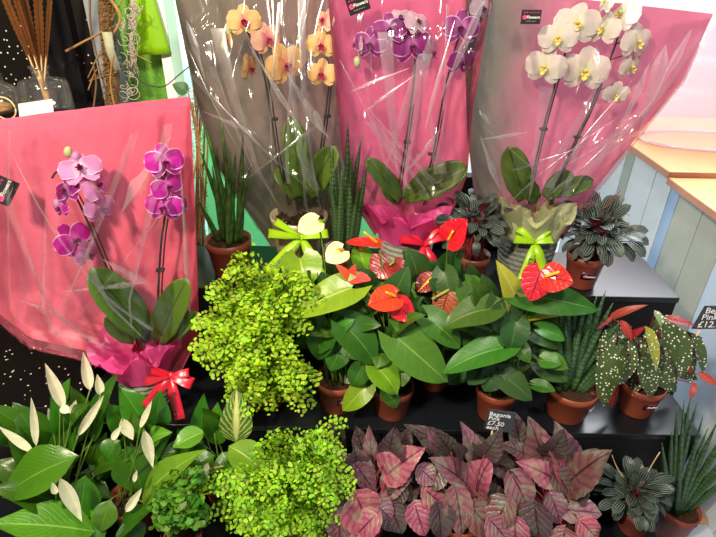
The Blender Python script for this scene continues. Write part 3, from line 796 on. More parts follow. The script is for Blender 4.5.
def stem(root, pts, Y, r0=.0028, r1=.0022, stake=True, clip=None):
    P3 = [PY(x, y, Y + dy) for x, y, dy in [(q + (0,))[:3] for q in pts]]
    b = MB(); b.tube(path(P3), r0, r1, 7); st = b.build('flower_stem', 'stemdark', root)
    if stake:
        b = MB(); k = [p + V((.007 * (1 if i == 0 else 1) , .004, 0)) for i, p in enumerate(P3[:stake])]; b.tube(path(k), .0018, .0018, 6); b.build('cane', 'stake', st)
    if clip:
        c = PY(clip[0], clip[1], Y); b = MB(); b.box(c - V((.008, .006, .003)), c + V((.010, .006, .003))); b.build('clip', 'stake', st, bevel=.001)
def orch_leaf(root, bx, by, tx, ty, w, Y, dy=0, fold=.25, arch=.05, mat='orch'):
    a = PY(bx, by, Y); t = PY(tx, ty, Y + dy); b = MB()
    blade(b, a, t, w * sc(t) * 1.05, camn(a, .3, .1), P_strap, fold, arch, ns=14, ms=4); b.build('leaf', mat, root, solid=.0012)

# --- coral sleeve, magenta orchid (left)
c = PY(150, 400, 1.07); c = V((c.x, 1.075, Z2))
oa = thing('wrapped_orchid', c, 'magenta and lilac orchid in a coral pink sleeve at the left', 'wrapped orchid', 'sleeved orchids on the black steps')
hA = PY(150, 372, 1.02).z - Z2
basket(oa, c, .066, .056, hA, 'basket')
YA = 1.075
sf_oa = sleeve(oa, [(128, 382), (95, 353), (30, 338), (-12, 305), (-16, 122)], [(176, 382), (197, 340), (199, 318), (195, 205), (190, 97)], YA, YA + .03, 'sh_coral', 'film', 3, .055, .065, creases=18, fold_highlights=[(172, 135, 122, 212, 16), (180, 160, 191, 322, 6), (62, 292, 150, 282, 6), (100, 258, 152, 286, 10), (20, 300, 60, 315, 5)])
tissue(oa, c, .072, .108, hA - .035, hA + .075, 'tissue', 8, 3, .4)
stem(oa, [(138, 345), (124, 305), (108, 270), (92, 232), (80, 205), (68, 185), (58, 172), (52, 178)], YA, stake=6)
stem(oa, [(158, 345), (158, 300), (161, 245), (165, 215), (166, 180), (165, 160)], YA, stake=4, clip=(160, 270))
orch_leaf(oa, 147, 335, 90, 268, 36, YA - .02, -.03)
orch_leaf(oa, 158, 342, 188, 278, 30, YA - .02, -.02)
orch_leaf(oa, 135, 340, 104, 318, 22, YA - .03, -.03)
orch_leaf(oa, 165, 340, 198, 312, 18, YA - .01, -.02)
orch_leaf(oa, 150, 340, 120, 300, 24, YA + .01, .02)
for a in [(80, 168, 40, 'pt_lil', -10, 30, 10), (96, 186, 36, 'pt_lil', 50, 10, 20), (66, 190, 34, 'pt_pur', -60, 10, 30), (101, 208, 36, 'pt_lil', 40, -15, -15), (74, 240, 38, 'pt_mag', 20, -10, 20), (88, 254, 30, 'pt_lil', 40, -30, 0), (60, 208, 22, 'pt_mag', -60, 0, 10),
          (165, 162, 38, 'pt_mag', 10, 0, 0), (168, 187, 34, 'pt_mag', 25, 0, 10), (164, 207, 36, 'pt_mag', -10, -10, -10), (179, 206, 28, 'pt_pur', 50, 0, 0), (153, 164, 24, 'pt_lil', -60, 0, 0)]:
    orchid_flower(oa, a[0], a[1], YA - .025 + U(-.012, .012), a[2], a[3], 'lip_pur', a[4], a[5], a[6])
bud(oa, 68, 152, YA - .01, 11, 'bud', (.3, 0, 1)); bud(oa, 76, 158, YA - .01, 13, 'budl', (.3, 0, 1)); bud(oa, 58, 205, YA - .03, 12, 'budl')
sleeve_label(oa, 4, 191, sf_oa, 26, 19, 52)
bow(oa, 172, 375, YA - .09, 'ribred', 1.0, ((-26, 32), (8, 44)), ('ions', 'flowers'), ((-26, 6), (22, 8)))

# --- taupe sleeve, apricot orchid
Yp = 1.385; q = PY(299, 214, Yp); c = V((q.x, Yp, Z3)); hB = q.z - Z3
ob_ = thing('wrapped_orchid', c, 'apricot orchid in a taupe sleeve with a cream pot', 'wrapped orchid', 'sleeved orchids on the black steps')
b = MB(); rB = 29 * sc(q)
b.lathe(c, [(rB * .72, 0), (rB * .78, .005), (rB * .97, hB * .9), (rB, hB * .93), (rB, hB), (rB * .93, hB), (rB * .88, hB * .8)], 40); b.build('pot', 'cream', ob_)
b = MB()
for k in range(120):
    a = U(0, 6.28); r_ = U(0, rB * .85); p = c + V((r_ * math.cos(a), r_ * math.sin(a), hB * .86 + U(0, .01))); d = V((U(-1, 1), U(-1, 1), U(-.3, .3))).normalized() * .012
    b.tube([p - d, p + d], .004, .003, 5)
b.build('bark_chips', 'soil', ob_)
YB = 1.37
sleeve(ob_, [(272, 248), (250, 215), (213, 160), (194, 90), (172, -14)], [(330, 248), (346, 205), (344, 150), (340, 80), (344, -14)], YB, YB + .03, 'sh_taupe', 'film', 5, .06, .07, creases=20, fold_highlights=[(248, 42, 300, 128, 6), (285, 70, 329, 139, 11), (205, 80, 186, 20, 9), (296, 145, 312, 188, 9), (200, 110, 255, 133, 5)])
stem(ob_, [(289, 205), (278, 160), (271, 115), (264, 75), (254, 45), (244, 25)], YB, stake=5, clip=(274, 119))
stem(ob_, [(312, 205), (318, 165), (326, 110), (329, 75), (324, 40)], YB, stake=4, clip=(327, 116))
orch_leaf(ob_, 301, 198, 291, 116, 25, YB - .01, .02, .2)
orch_leaf(ob_, 308, 196, 336, 146, 26, YB - .02, -.02)
orch_leaf(ob_, 296, 198, 276, 168, 16, YB, .02); orch_leaf(ob_, 306, 196, 320, 170, 18, YB, .02)
for a in [(244, 21, 33, 'pt_ora', 0, 10, 0), (267, 39, 33, 'pt_pea', 25, 0, 15), (286, 65, 42, 'pt_ora', 20, -5, 20), (250, 68, 28, 'pt_ora', 60, -10, 10), (321, 45, 30, 'pt_ora', 0, 0, 0), (324, 20, 26, 'pt_pea', -50, 20, 0), (322, 74, 30, 'pt_ora', -10, 0, 0), (228, 40, 18, 'pt_ora', -70, 0, 0)]:
    orchid_flower(ob_, a[0], a[1], YB - .02 + U(-.012, .012), a[2], a[3], 'lip_red', a[4], a[5], a[6])
bud(ob_, 229, 30, YB - .01, 12, 'bud'); bud(ob_, 224, 46, YB - .01, 9, 'bud')
bow(ob_, 302, 238, Yp - rB - .012, 'riblime', 1.1, ((-32, 32), (18, 36)), ('flowers', ''), ((-30, -4), (24, -4)))

# --- rose sleeve, purple orchid
q = PY(407, 228, 1.35); c = V((q.x, 1.355, Z3)); hC = q.z - Z3
oc = thing('wrapped_orchid', c, 'purple orchid in a rose pink sleeve, grey woven pot with red bow', 'wrapped orchid', 'sleeved orchids on the black steps')
basket(oc, c, .076, .064, hC, 'basket')
YC = 1.34
sf_oc = sleeve(oc, [(375, 236), (352, 200), (341, 150), (335, 80), (327, -14)], [(440, 236), (455, 205), (467, 175), (473, 110), (493, -14)], YC - .02, YC - .02, 'sh_pink', 'film', 8, .055, .065, creases=18, fold_highlights=[(440, 100, 486, -5, 10), (410, 68, 350, 92, 5), (415, 75, 365, 112, 5), (400, 180, 442, 128, 6), (455, 20, 425, 130, 6)])
tissue(oc, c, .080, .118, hC - .02, hC + .085, 'tissue', 8, 6, .4)
stem(oc, [(397, 205), (401, 170), (406, 142), (411, 105), (415, 68), (412, 45), (395, 32), (375, 40), (362, 52)], YC - .01, stake=4, clip=(407, 142))
stem(oc, [(424, 205), (428, 175), (434, 150), (441, 110), (449, 72), (460, 35), (480, 5)], YC - .01, stake=4, clip=(431, 154))
orch_leaf(oc, 404, 198, 468, 166, 28, YC - .03, -.02); orch_leaf(oc, 402, 200, 366, 158, 18, YC - .02, 0)
orch_leaf(oc, 410, 200, 438, 168, 22, YC, .02); orch_leaf(oc, 398, 202, 384, 178, 18, YC, .02)
for a in [(370, 44, 33, 'pt_pur', -10, 0, 0), (390, 30, 34, 'pt_pur', 0, 10, 10), (412, 46, 40, 'pt_pur', 15, 0, 5), (417, 22, 28, 'pt_pal', 40, 30, 0), (431, 52, 32, 'pt_pal', 70, -10, 0), (357, 44, 24, 'pt_pal', -70, 0, 0), (461, 28, 36, 'pt_pur', 0, 10, 0), (462, 62, 32, 'pt_pur', 35, -20, 0), (482, 8, 28, 'pt_pal', 40, 0, 0), (400, 18, 26, 'pt_pal', 10, 40, 20)]:
    orchid_flower(oc, a[0], a[1], YC - .03 + U(-.012, .012), a[2], a[3], 'lip_pur', a[4], a[5], a[6])
bud(oc, 357, 62, YC - .03, 10, 'bud')
sleeve_label(oc, 358, 4, sf_oc, 22, 16, 20)
bow(oc, 424, 245, 1.265, 'ribred', 1.0, ((-8, 34), (18, 36)), ('', 'of'), ((-24, -6), (20, -10)))

# --- grey/pink sleeve, white orchid
q = PY(530, 232, 1.34); c = V((q.x, 1.345, Z3)); hD = q.z - Z3
od = thing('wrapped_orchid', c, 'white orchid in a grey-to-pink sleeve, dark basket with lime bow', 'wrapped orchid', 'sleeved orchids on the black steps')
basket(od, c, .078, .066, hD, 'basket_dark')
YD = 1.33
sf_od = sleeve(od, [(497, 240), (474, 195), (467, 130), (465, 60), (466, -14)], [(563, 240), (590, 195), (626, 150), (682, 82), (713, 14)], YD, YD - .02, 'sh_grad', 'film', 12, .06, .07, creases=22, fold_highlights=[(640, 130, 666, 44, 18), (610, 152, 650, 62, 8), (480, 135, 500, 190, 7), (650, 105, 692, 28, 9), (555, 172, 640, 122, 5), (478, 140, 530, 132, 4)])
tissue(od, c, .080, .108, hD - .005, hD + .105, 'tissueg', 7, 4, .4)
stem(od, [(529, 205), (533, 175), (543, 130), (551, 100), (558, 75), (566, 52), (575, 30)], YD, stake=5, clip=(543, 129))
stem(od, [(550, 205), (559, 178), (577, 137), (590, 110), (600, 84), (609, 62), (617, 40), (622, 15)], YD, stake=5, clip=(577, 137))
for (x0, y0, x1, y1) in [(609, 60, 622, 56), (600, 90, 614, 84), (614, 45, 625, 40)]:
    b = MB(); b.tube([PY(x0, y0, YD), PY(x1, y1, YD - .01)], .0015, .0013, 5); b.build('pedicel', 'stemdark', od)
orch_leaf(od, 524, 200, 508, 146, 27, YD - .02, 0, .2); orch_leaf(od, 552, 195, 594, 180, 17, YD - .02, -.02)
orch_leaf(od, 538, 200, 516, 178, 18, YD, -.02); orch_leaf(od, 545, 198, 572, 172, 20, YD, .03)
for a in [(558, 38, 38, 0, 0, 5), (577, 24, 44, 5, 10, 0), (545, 67, 40, -10, -5, -5), (585, 71, 46, 5, -5, 0), (603, 29, 34, -25, 10, 0), (622, 14, 38, -40, 20, 0), (637, 42, 36, 45, 0, 0), (631, 67, 30, 55, -10, 0), (616, 95, 26, 20, -20, 0), (606, 2, 24, -60, 20, 0)]:
    orchid_flower(od, a[0], a[1], YD - .03 + U(-.012, .012), a[2], 'pt_whi', 'lip_whi', a[3], a[4], a[5])
sleeve_label(od, 531, 17, sf_od, 19, 13, 2)
bow(od, 534, 243, 1.255, 'riblime', .95, ((-14, 42), (10, 30)), ('flowers', ''), ((-22, -4), (18, -4)))

# ------------------------------------------------------------------ snake plants
def snake(label, rimpx, Y, z0, rt, h, spears, mat, potmat='terra', lean=0, lab=None, w0=.0085):
    q = PY(rimpx[0], rimpx[1], Y); c = V((q.x, Y, z0))
    t = thing('snake_plant', c, label, 'snake plant', 'snake plants in terracotta pots')
    make_pot(t, c, rt, rt * .76, h, potmat)
    if lab: pot_label(t, c, rt * .88, h, lab)
    sz = c + V((0, 0, h * .86))
    for k, (tx, ty, ddy) in enumerate(spears):
        tip = PY(tx, ty, Y + ddy); n = len(spears)
        a = U(0, 6.28); rr = rt * .62 * math.sqrt(R())
        bx = max(-.6, min(.6, (tip.x - c.x) / .2)) * rt * .7
        base = sz + V((bx + U(-.3, .3) * rt, rr * math.sin(a) * .7, 0))
        mid = base.lerp(tip, .45) + V((0, 0, .01)); pts = bez(base, mid, tip, 12)
        w = U(.8, 1.2) * w0
        b = MB(); b.tube(pts, lambda s_: w * (.75 + .5 * min(1, s_ * 4)) * (1 - s_ ** 2.2) + .0006, None, 9); b.build('spear_leaf', mat, t)
    return t
snake('slim green snake plant between the coral sleeve and taupe sleeve', (228, 238), 1.335, Z3, .063, PY(228, 238, 1.335).z - Z3,
      [(200, 150, -.02), (205, 122, 0), (216, 140, .02), (221, 119, -.02), (231, 156, 0), (236, 148, .02), (243, 132, -.02), (251, 164, -.02), (212, 165, -.03), (226, 165, .02), (198, 200, -.03)], 'snakeg', 'terra', w0=.0075)
snake('dark banded snake plant in front of the rose pink sleeve', (344, 250), 1.32, Z3, .057, max(.06, PY(344, 248, 1.32).z - Z3),
      [(331, 145, 0), (337, 160, -.01), (348, 120, .01), (352, 148, -.02), (362, 135, .0), (325, 165, .01), (367, 165, -.02), (342, 170, -.03), (357, 160, .02), (330, 180, -.03), (360, 178, -.03)], 'snaked', 'terra', w0=.009)
snake('blue-green cylindrical snake plant between the spotted begonia and the red anthurium', (572, 388), 1.055, Z2, .066, .098,
      [(552, 308, .02), (561, 300, 0), (569, 295, -.01), (577, 298, .02), (586, 303, -.01), (597, 296, .0), (606, 290, .01), (613, 303, -.02), (622, 320, -.01), (632, 332, -.02), (628, 345, -.03), (556, 325, -.03), (565, 320, -.04), (592, 318, -.04), (640, 328, 0)], 'snake', 'terra', lab=.75, w0=.009)
snake('grey-green snake plant standing on the floor at the bottom right', (683, 503), 1.02, 0, .055, .125,
      [(662, 443, -.10), (672, 430, -.10), (684, 400, -.10), (691, 396, -.09), (697, 402, -.08), (708, 428, -.04), (719, 418, -.03), (732, 420, 0), (722, 446, -.03), (735, 445, -.02), (728, 465, -.04), (677, 405, -.10), (740, 470, -.02), (703, 415, -.06)], 'snake', 'terra2', w0=.0078)

# ------------------------------------------------------------------ peperomias
def peperomia(label, cx, cy, Y, z0, rt, h, N_, Lpx, spread, potrim, lab=None, potmat='terra2', up=.35):
    q = PY(potrim[0], potrim[1], Y); c = V((q.x, Y, z0))
    t = thing('peperomia', c, label, 'peperomia', 'striped peperomias'); N_ = int(N_ * 2.3); Lpx *= .74
    if h: make_pot(t, c, rt, rt * .76, h, potmat)
    if lab is not None: pot_label(t, c, rt * .88, h, lab, 1.05, .5)
    o = c + V((0, 0, (h or .06) * .9)); ctr = PY(cx, cy, Y); k = sc(ctr)
    b = MB(); st = MB()
    for i in range(N_):
        g = i / N_; az = i * 2.39996 + U(-.3, .3); el = 1.35 - 1.8 * g ** .8 + U(-.3, .3)
        d = V((math.cos(az) * math.cos(el), math.sin(az) * math.cos(el), math.sin(el)))
        L = Lpx * k * U(.8, 1.15)
        base = ctr + V((d.x * spread[0], d.y * spread[0] * .8, d.z * spread[1])) * k * U(.1, 1.0)
        dd = (d + V((0, 0, U(-.5, .1)))).normalized()
        n = (V((0, 0, 1)) + d * .8 + (CAM - base).normalized() * .6 + V((U(-1, 1), U(-1, 1), U(-1, 1))) * .6).normalized()
        blade(b, base, base + dd * L, L * U(.5, .62), n, P_ellip, .18, .08, curl=.12, ns=8, ms=4)
        st.tube(bez(o + V((U(-.5, .5) * rt, U(-.5, .5) * rt, 0)), base.lerp(o, .4) + V((0, 0, .02)), base, 6), .0016, .0012, 5)
    b.build('foliage', 'pep', t); st.build('leafstalks', 'stemred', t)
    return t, c
t, c = peperomia('dark striped peperomia between the two pink sleeves', 476, 222, 1.30, Z3, .046, .095, 42, 24, (30, 24), (474, 252))
t, c = peperomia('dark striped peperomia on the shiny end of the rear step', 598, 232, 1.31, Z3, .052, .10, 46, 27, (33, 26), (586, 258), -.05)
for (a, e) in [((600, 210), (620, 190)), ((585, 210), (600, 192)), ((575, 205), (592, 200))]:
    b = MB(); b.tube(bez(PY(a[0], a[1], 1.3), PY((a[0] + e[0]) / 2 + 4, (a[1] + e[1]) / 2 + 4, 1.29), PY(e[0], e[1], 1.29)), .0015, .001, 5); b.build('flower_spike', 'stemred', t)
t, c = peperomia('small striped peperomia on the front step beside the pink begonias', 634, 494, .90, Z1, .045, .08, 40, 25, (26, 24), (634, 520))
for (a, e) in [((640, 490), (660, 452)), ((625, 480), (612, 455))]:
    b = MB(); b.tube(bez(PY(a[0], a[1], .9), PY((a[0] + e[0]) / 2 - 3, (a[1] + e[1]) / 2, .89), PY(e[0], e[1], .89)), .0018, .001, 5); b.build('flower_spike', 'stick', t)

# ------------------------------------------------------------------ leafy plants
def leafy(name, label, cat, group, c, potdim, leaves, mat, prof, fill=(), lobe=.0, fold=.15, arch=.08, up=.45, serr=0, wave=.0, stemmat='stemgreen', asym=0, curl=0, potmat='terra', lab=None, wmul=1.1, jit=.25, ns=10):
    t = thing(name, c, label, cat, group)
    rt, h = potdim
    if rt: make_pot(t, c, rt, rt * .76, h, potmat)
    if lab is not None: pot_label(t, c, rt * .88, h, lab)
    o = c + V((0, 0, h * .88)); st = MB()
    for L in list(leaves) + list(fill):
        bx, by, tx, ty, w, Yb2, Yt2 = L[:7]; mt_ = L[7] if len(L) > 7 and L[7] else mat
        a = PY(bx, by, Yb2); e = PY(tx, ty, Yt2); b = MB()
        n = L[8] if len(L) > 8 else camn(a, up, jit)
        blade(b, a, e, w * sc(a) * wmul, n, prof, fold * U(.6, 1.4), arch * U(.5, 1.5), lobe, wave, ns, 4, curl, serr, asym * (1 if R() > .5 else -1), U(0, 6))
        b.build('leaf', mt_, t)
        s0 = o + V((U(-.5, .5), U(-.5, .5), 0)) * max(.02, rt) * .9
        st.tube(bez(s0, V((s0.x * .6 + a.x * .4, s0.y * .6 + a.y * .4, max(s0.z, a.z) * .75 + s0.z * .25)), a, 8), .0021, .0014, 5)
    st.build('leafstalks', stemmat, t)
    return t, o
def scatter(n, x0, x1, y0, y1, L, w, Y0, Y1, cx, cy, mat=None, jitter=.6):
    """background leaves of the same plant, radiating from its middle"""
    out = []
    for i in range(int(n * 1.7)):
        x = U(x0, x1); y = U(y0, y1); a = math.atan2(y - cy, x - cx) + U(-jitter, jitter); l = L * U(.7, 1.2)
        Yq = U(Y0, Y1); out.append((x, y, x + l * math.cos(a), y + l * math.sin(a) * .8, w * U(.8, 1.15), Yq, Yq - U(0, .04), mat))
    return out
def spathe(t, o, bx, by, tx, ty, w, Y, mat, sp=None, spm='spadix', up=.6, dY=-.02, n=None, fold=.1):
    a = PY(bx, by, Y); e = PY(tx, ty, Y + dY); b = MB(); nn = n or camn(a, up, .1)
    blade(b, a, e, w * sc(a) * 1.08, nn, P_heart, fold, .06, .2, .03, 12, 5); fl = b.build('flower', mat, t)
    b = MB(); b.tube(bez(o + V((U(-.02, .02), U(-.02, .02), 0)), V((o.x * .5 + a.x * .5, o.y * .5 + a.y * .5, a.z * .8 + o.z * .2)), a, 8), .0022, .0018, 6); b.build('flower_stalk', 'stemgreen', fl)
    if sp:
        q = PY(sp[0], sp[1], Y - .02); s0 = a + nn * .002; b = MB(); b.tube(bez(s0, s0.lerp(q, .5), q, 6), .0038, .0024, 8); b.build('spadix', spm, fl)
def potc(x, y, Y, z): q = PY(x, y, Y); return V((q.x, Y, z))
G = 'potted anthuriums on the middle step'
# white-flowered anthurium
t, o = leafy('anthurium', 'cream-flowered anthurium behind the lime maidenhair fern', 'anthurium', G, potc(337, 388, 1.065, Z2), (.055, .10), [
    (352, 288, 290, 314, 34, 1.02, .98, 'anthl'), (300, 258, 304, 290, 38, 1.10, 1.05, 'anthl'), (327, 320, 316, 362, 32, 1.06, 1.03), (318, 322, 296, 345, 26, 1.10, 1.06), (342, 345, 330, 372, 24, 1.05, 1.02),
    (360, 252, 366, 277, 20, 1.12, 1.10, 'anthl'), (345, 300, 365, 322, 26, 1.12, 1.08)],
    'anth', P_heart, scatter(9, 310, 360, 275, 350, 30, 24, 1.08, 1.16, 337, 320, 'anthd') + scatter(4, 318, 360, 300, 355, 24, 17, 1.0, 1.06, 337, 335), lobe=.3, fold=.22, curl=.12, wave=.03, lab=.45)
spathe(t, o, 318, 222, 298, 232, 26, 1.08, 'creamsp', (316, 230), 'creamsp', dY=-.02, up=.7)
spathe(t, o, 343, 250, 326, 262, 24, 1.06, 'creamsp', (337, 249), 'spadix', up=.7)
# red anthurium in the middle
t, o = leafy('anthurium', 'scarlet-flowered anthurium with bright heart leaves in the foremost pot', 'anthurium', G, potc(393, 387, 1.045, Z2), (.053, .095), [
    (345, 326, 378, 364, 36, 1.00, .97), (398, 338, 450, 384, 40, .99, .95), (375, 366, 399, 394, 30, .98, .95, 'anthl'), (366, 386, 342, 412, 22, 1.0, .97, 'anthl'), (386, 392, 398, 408, 17, .99, .97),
    (362, 340, 372, 372, 24, 1.03, 1.0), (428, 318, 462, 348, 28, 1.02, .98), (410, 312, 396, 340, 26, 1.06, 1.03), (378, 282, 402, 296, 22, 1.10, 1.07), (405, 288, 420, 302, 20, 1.10, 1.08, 'anthl'), (372, 300, 352, 318, 26, 1.08, 1.04)],
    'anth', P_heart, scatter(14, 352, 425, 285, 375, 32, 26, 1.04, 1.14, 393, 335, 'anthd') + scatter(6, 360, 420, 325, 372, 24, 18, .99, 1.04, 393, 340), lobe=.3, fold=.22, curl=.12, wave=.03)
spathe(t, o, 396, 297, 368, 306, 30, 1.0, 'red', (386, 292), 'spadix', up=.75)
spathe(t, o, 393, 303, 415, 322, 26, 1.01, 'red', None, up=.75)
spathe(t, o, 352, 278, 371, 280, 14, 1.04, 'coral', None, up=.8)
spathe(t, o, 350, 279, 335, 264, 9, 1.04, 'coral', None, up=.5)
spathe(t, o, 351, 278, 355, 264, 9, 1.05, 'coral', None, up=.5)
spathe(t, o, 378, 244, 345, 243, 14, 1.10, 'red', (364, 232), 'spadix', up=.95, dY=-.01)
spathe(t, o, 388, 262, 372, 276, 30, 1.10, 'maroon', None, up=.5)
spathe(t, o, 394, 262, 404, 272, 16, 1.10, 'maroon', (390, 265), 'spadixg', up=.5)
# dark-flowered anthurium further back
t, o = leafy('anthurium', 'bronze-flowered anthurium in the smaller pot set back', 'anthurium', G, potc(434, 380, 1.155, Z2), (.048, .09), [
    (444, 272, 452, 300, 24, 1.08, 1.05, 'anthd'), (466, 290, 490, 328, 38, 1.06, 1.03, 'anth'), (452, 300, 440, 330, 20, 1.10, 1.07), (425, 320, 416, 350, 24, 1.12, 1.08), (460, 320, 450, 350, 26, 1.12, 1.08)],
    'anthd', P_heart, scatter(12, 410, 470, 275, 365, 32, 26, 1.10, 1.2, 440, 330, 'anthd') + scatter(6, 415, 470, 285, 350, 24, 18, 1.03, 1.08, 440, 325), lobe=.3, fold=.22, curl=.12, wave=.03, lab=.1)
spathe(t, o, 449, 290, 440, 318, 26, 1.06, 'bronze', (432, 299), 'spadixg', up=.4)
spathe(t, o, 432, 278, 417, 292, 20, 1.10, 'maroon', (418, 292), 'spadix', up=.5)
spathe(t, o, 448, 241, 467, 219, 27, 1.10, 'red', (453, 231), 'spadix', up=.35)
spathe(t, o, 420, 320, 421, 336, 14, 1.08, 'maroon', None, up=.4)
# big red right anthurium
t, o = leafy('anthurium', 'crimson-flowered anthurium behind the small chalk price sign', 'anthurium', G, potc(497, 391, 1.045, Z2), (.054, .098), [
    (491, 309, 443, 325, 32, .98, .96), (500, 300, 508, 338, 34, 1.0, .98, 'anthd'), (520, 312, 500, 264, 24, 1.02, 1.0, 'anthy'), (524, 296, 602, 309, 30, .99, .96, 'anth'), (518, 312, 592, 303, 24, 1.03, 1.0, 'anthy'),
    (503, 348, 442, 370, 30, .97, .95, 'anth'), (516, 322, 510, 352, 26, .98, .96, 'anthd'), (503, 376, 534, 400, 26, .98, .95, 'anthd'), (535, 385, 556, 390, 13, .98, .96, 'anth'), (496, 372, 484, 392, 22, .99, .97, 'anthd'),
    (480, 372, 468, 384, 20, 1.0, .98, 'anthd'), (488, 300, 484, 276, 20, 1.05, 1.04, 'anthd'), (530, 300, 548, 318, 22, 1.05, 1.02, 'anthd'), (530, 330, 560, 348, 22, 1.03, 1.0), (470, 330, 486, 352, 28, 1.03, 1.0, 'anthd'), (545, 318, 572, 332, 20, 1.06, 1.04), (463, 282, 470, 306, 26, 1.08, 1.06, 'anthd')],
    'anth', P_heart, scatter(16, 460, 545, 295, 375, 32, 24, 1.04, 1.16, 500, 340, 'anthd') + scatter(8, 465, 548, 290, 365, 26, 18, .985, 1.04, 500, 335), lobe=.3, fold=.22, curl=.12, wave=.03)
spathe(t, o, 541, 270, 530, 301, 30, .965, 'redp', None, up=.3)
spathe(t, o, 545, 277, 573, 283, 32, .955, 'redp', (559, 272), 'spadix', up=.6)

# ------------------------------------------------------------------ spotted begonia
t, o = leafy('spotted_begonia', 'white-spotted begonia with red undersides at the right end', 'begonia', None, potc(638, 398, 1.075, Z2), (.056, .095), [
    (622, 350, 604, 408, 36, 1.0, .97), (628, 345, 620, 385, 32, 1.03, 1.0), (646, 330, 656, 372, 17, .99, .97, 'macy'), (664, 325, 668, 365, 24, 1.0, .98), (676, 330, 682, 378, 26, 1.0, .97), (694, 338, 703, 374, 15, 1.02, 1.0), (690, 348, 690, 384, 16, 1.03, 1.0),
    (655, 312, 662, 330, 10, 1.05, 1.02, 'macl'), (664, 322, 684, 340, 15, 1.03, 1.0, 'macl'), (640, 340, 632, 372, 24, 1.06, 1.04), (650, 352, 676, 392, 34, 1.03, 1.0), (640, 360, 650, 398, 26, 1.02, 1.0), (610, 330, 596, 360, 20, 1.06, 1.04),
    (612, 318, 648, 305, 11, 1.04, 1.02, 'macr'), (612, 318, 597, 330, 6, 1.04, 1.03, 'macr'), (668, 318, 695, 326, 12, 1.03, 1.0, 'macr'), (632, 335, 646, 326, 10, 1.03, 1.0, 'macr'), (682, 358, 692, 374, 12, 1.02, 1.0, 'macr'), (700, 374, 718, 386, 12, 1.0, .98, 'macr'), (694, 384, 690, 400, 8, 1.0, .98, 'macr'), (622, 322, 632, 342, 12, 1.02, 1.0, 'macr'), (615, 365, 612, 408, 20, 1.06, 1.04, 'macr')],
    'mac', P_ovate, scatter(14, 610, 670, 325, 375, 34, 22, 1.05, 1.13, 640, 330), lobe=.1, stemmat='stemred', asym=.2, fold=.25, jit=.3, lab=.15, wmul=.75)

# ------------------------------------------------------------------ peace lilies
GL = 'peace lilies at the front left'
cL = V((PY(60, 480, .88).x, .86, Z1))
t, o = leafy('peace_lily', 'white-flowered peace lily with dark leaves at the left front', 'peace lily', GL, cL, (.065, .11), [
    (48, 456, 13, 402, 38, .93, .96), (78, 456, 4, 498, 46, .86, .82), (86, 476, 80, 522, 34, .86, .83), (92, 442, 118, 372, 24, .93, .97), (95, 532, -12, 524, 44, .80, .74, 'lilyl'), (60, 505, -10, 488, 34, .84, .80, 'lily'),
    (30, 478, -8, 462, 26, .92, .92), (62, 412, 70, 378, 18, .98, 1.0), (40, 500, 66, 528, 24, .84, .80), (88, 520, 98, 550, 26, .82, .78), (70, 440, 92, 408, 22, .95, .97), (55, 520, 20, 556, 34, .79, .75, 'lily'), (100, 470, 106, 432, 24, .93, .95)],
    'lily', P_lance, scatter(14, 15, 100, 420, 510, 46, 24, .90, .98, 60, 480), fold=.22, arch=.1, up=.5, wave=.04, wmul=1.15)
def lspathe(t, o, bx, by, tx, ty, w, Y, dY=0, sl=True):
    Y -= .05; a = PY(bx, by, Y); e = PY(tx, ty, Y + dY); b = MB()
    blade(b, a, e, w * sc(a) * 1.05, camn(a, .2, .2), P_lance, .7, -.06, ns=10, ms=3); fl = b.build('flower', 'whitesp', t)
    if sl:
        b = MB(); b.tube(bez(o + V((U(-.03, .03), U(-.03, .03), 0)), o.lerp(a, .6) + V((0, 0, .02)), a, 8), .002, .0018, 5); b.build('flower_stalk', 'stemgreen', fl)
for a in [(64, 408, 45, 363, 12, .97), (60, 408, 72, 412, 9, .96), (90, 390, 83, 352, 11, 1.0), (36, 446, 31, 397, 8, .93), (33, 452, -2, 426, 9, .92), (72, 415, 76, 400, 8, .96), (78, 436, 104, 395, 9, .94), (52, 421, 48, 408, 6, .96), (60, 478, 82, 522, 15, .83), (56, 494, 52, 482, 7, .84), (101, 395, 97, 374, 9, 1.0), (106, 412, 107, 396, 8, 1.0)]:
    lspathe(t, o, *a)
cL = V((PY(132, 490, .89).x, .885, Z1))
t, o = leafy('peace_lily', 'peace lily with a long bright leaf pointing at the lime fern', 'peace lily', GL, cL, (.06, .105), [
    (142, 502, 207, 449, 30, .85, .82, 'lilyl'), (128, 446, 142, 492, 42, .90, .87), (150, 432, 118, 384, 30, .95, .98), (118, 548, 160, 506, 32, .80, .79), (110, 500, 100, 532, 24, .84, .80), (128, 520, 134, 550, 28, .81, .78, 'lily'), (150, 440, 172, 432, 18, .92, .90, 'lilyl'), (120, 440, 106, 462, 24, .93, .9), (112, 430, 134, 414, 22, .94, .96), (150, 450, 160, 440, 14, .90, .89, 'lilyl'), (105, 525, 90, 510, 16, .82, .81, 'lilyl')],
    'lily', P_lance, scatter(12, 100, 165, 420, 515, 42, 24, .91, .98, 135, 480), fold=.22, arch=.1, up=.5, wave=.04, wmul=1.15, potmat='terra2')
for a in [(122, 418, 133, 440, 13, .92), (140, 428, 152, 400, 7, .93), (144, 430, 153, 468, 12, .89), (126, 512, 142, 488, 9, .84), (112, 440, 121, 426, 7, .91), (134, 482, 137, 470, 5, .86)]:
    lspathe(t, o, *a)
cL = V((PY(222, 460, .92).x, .925, Z1))
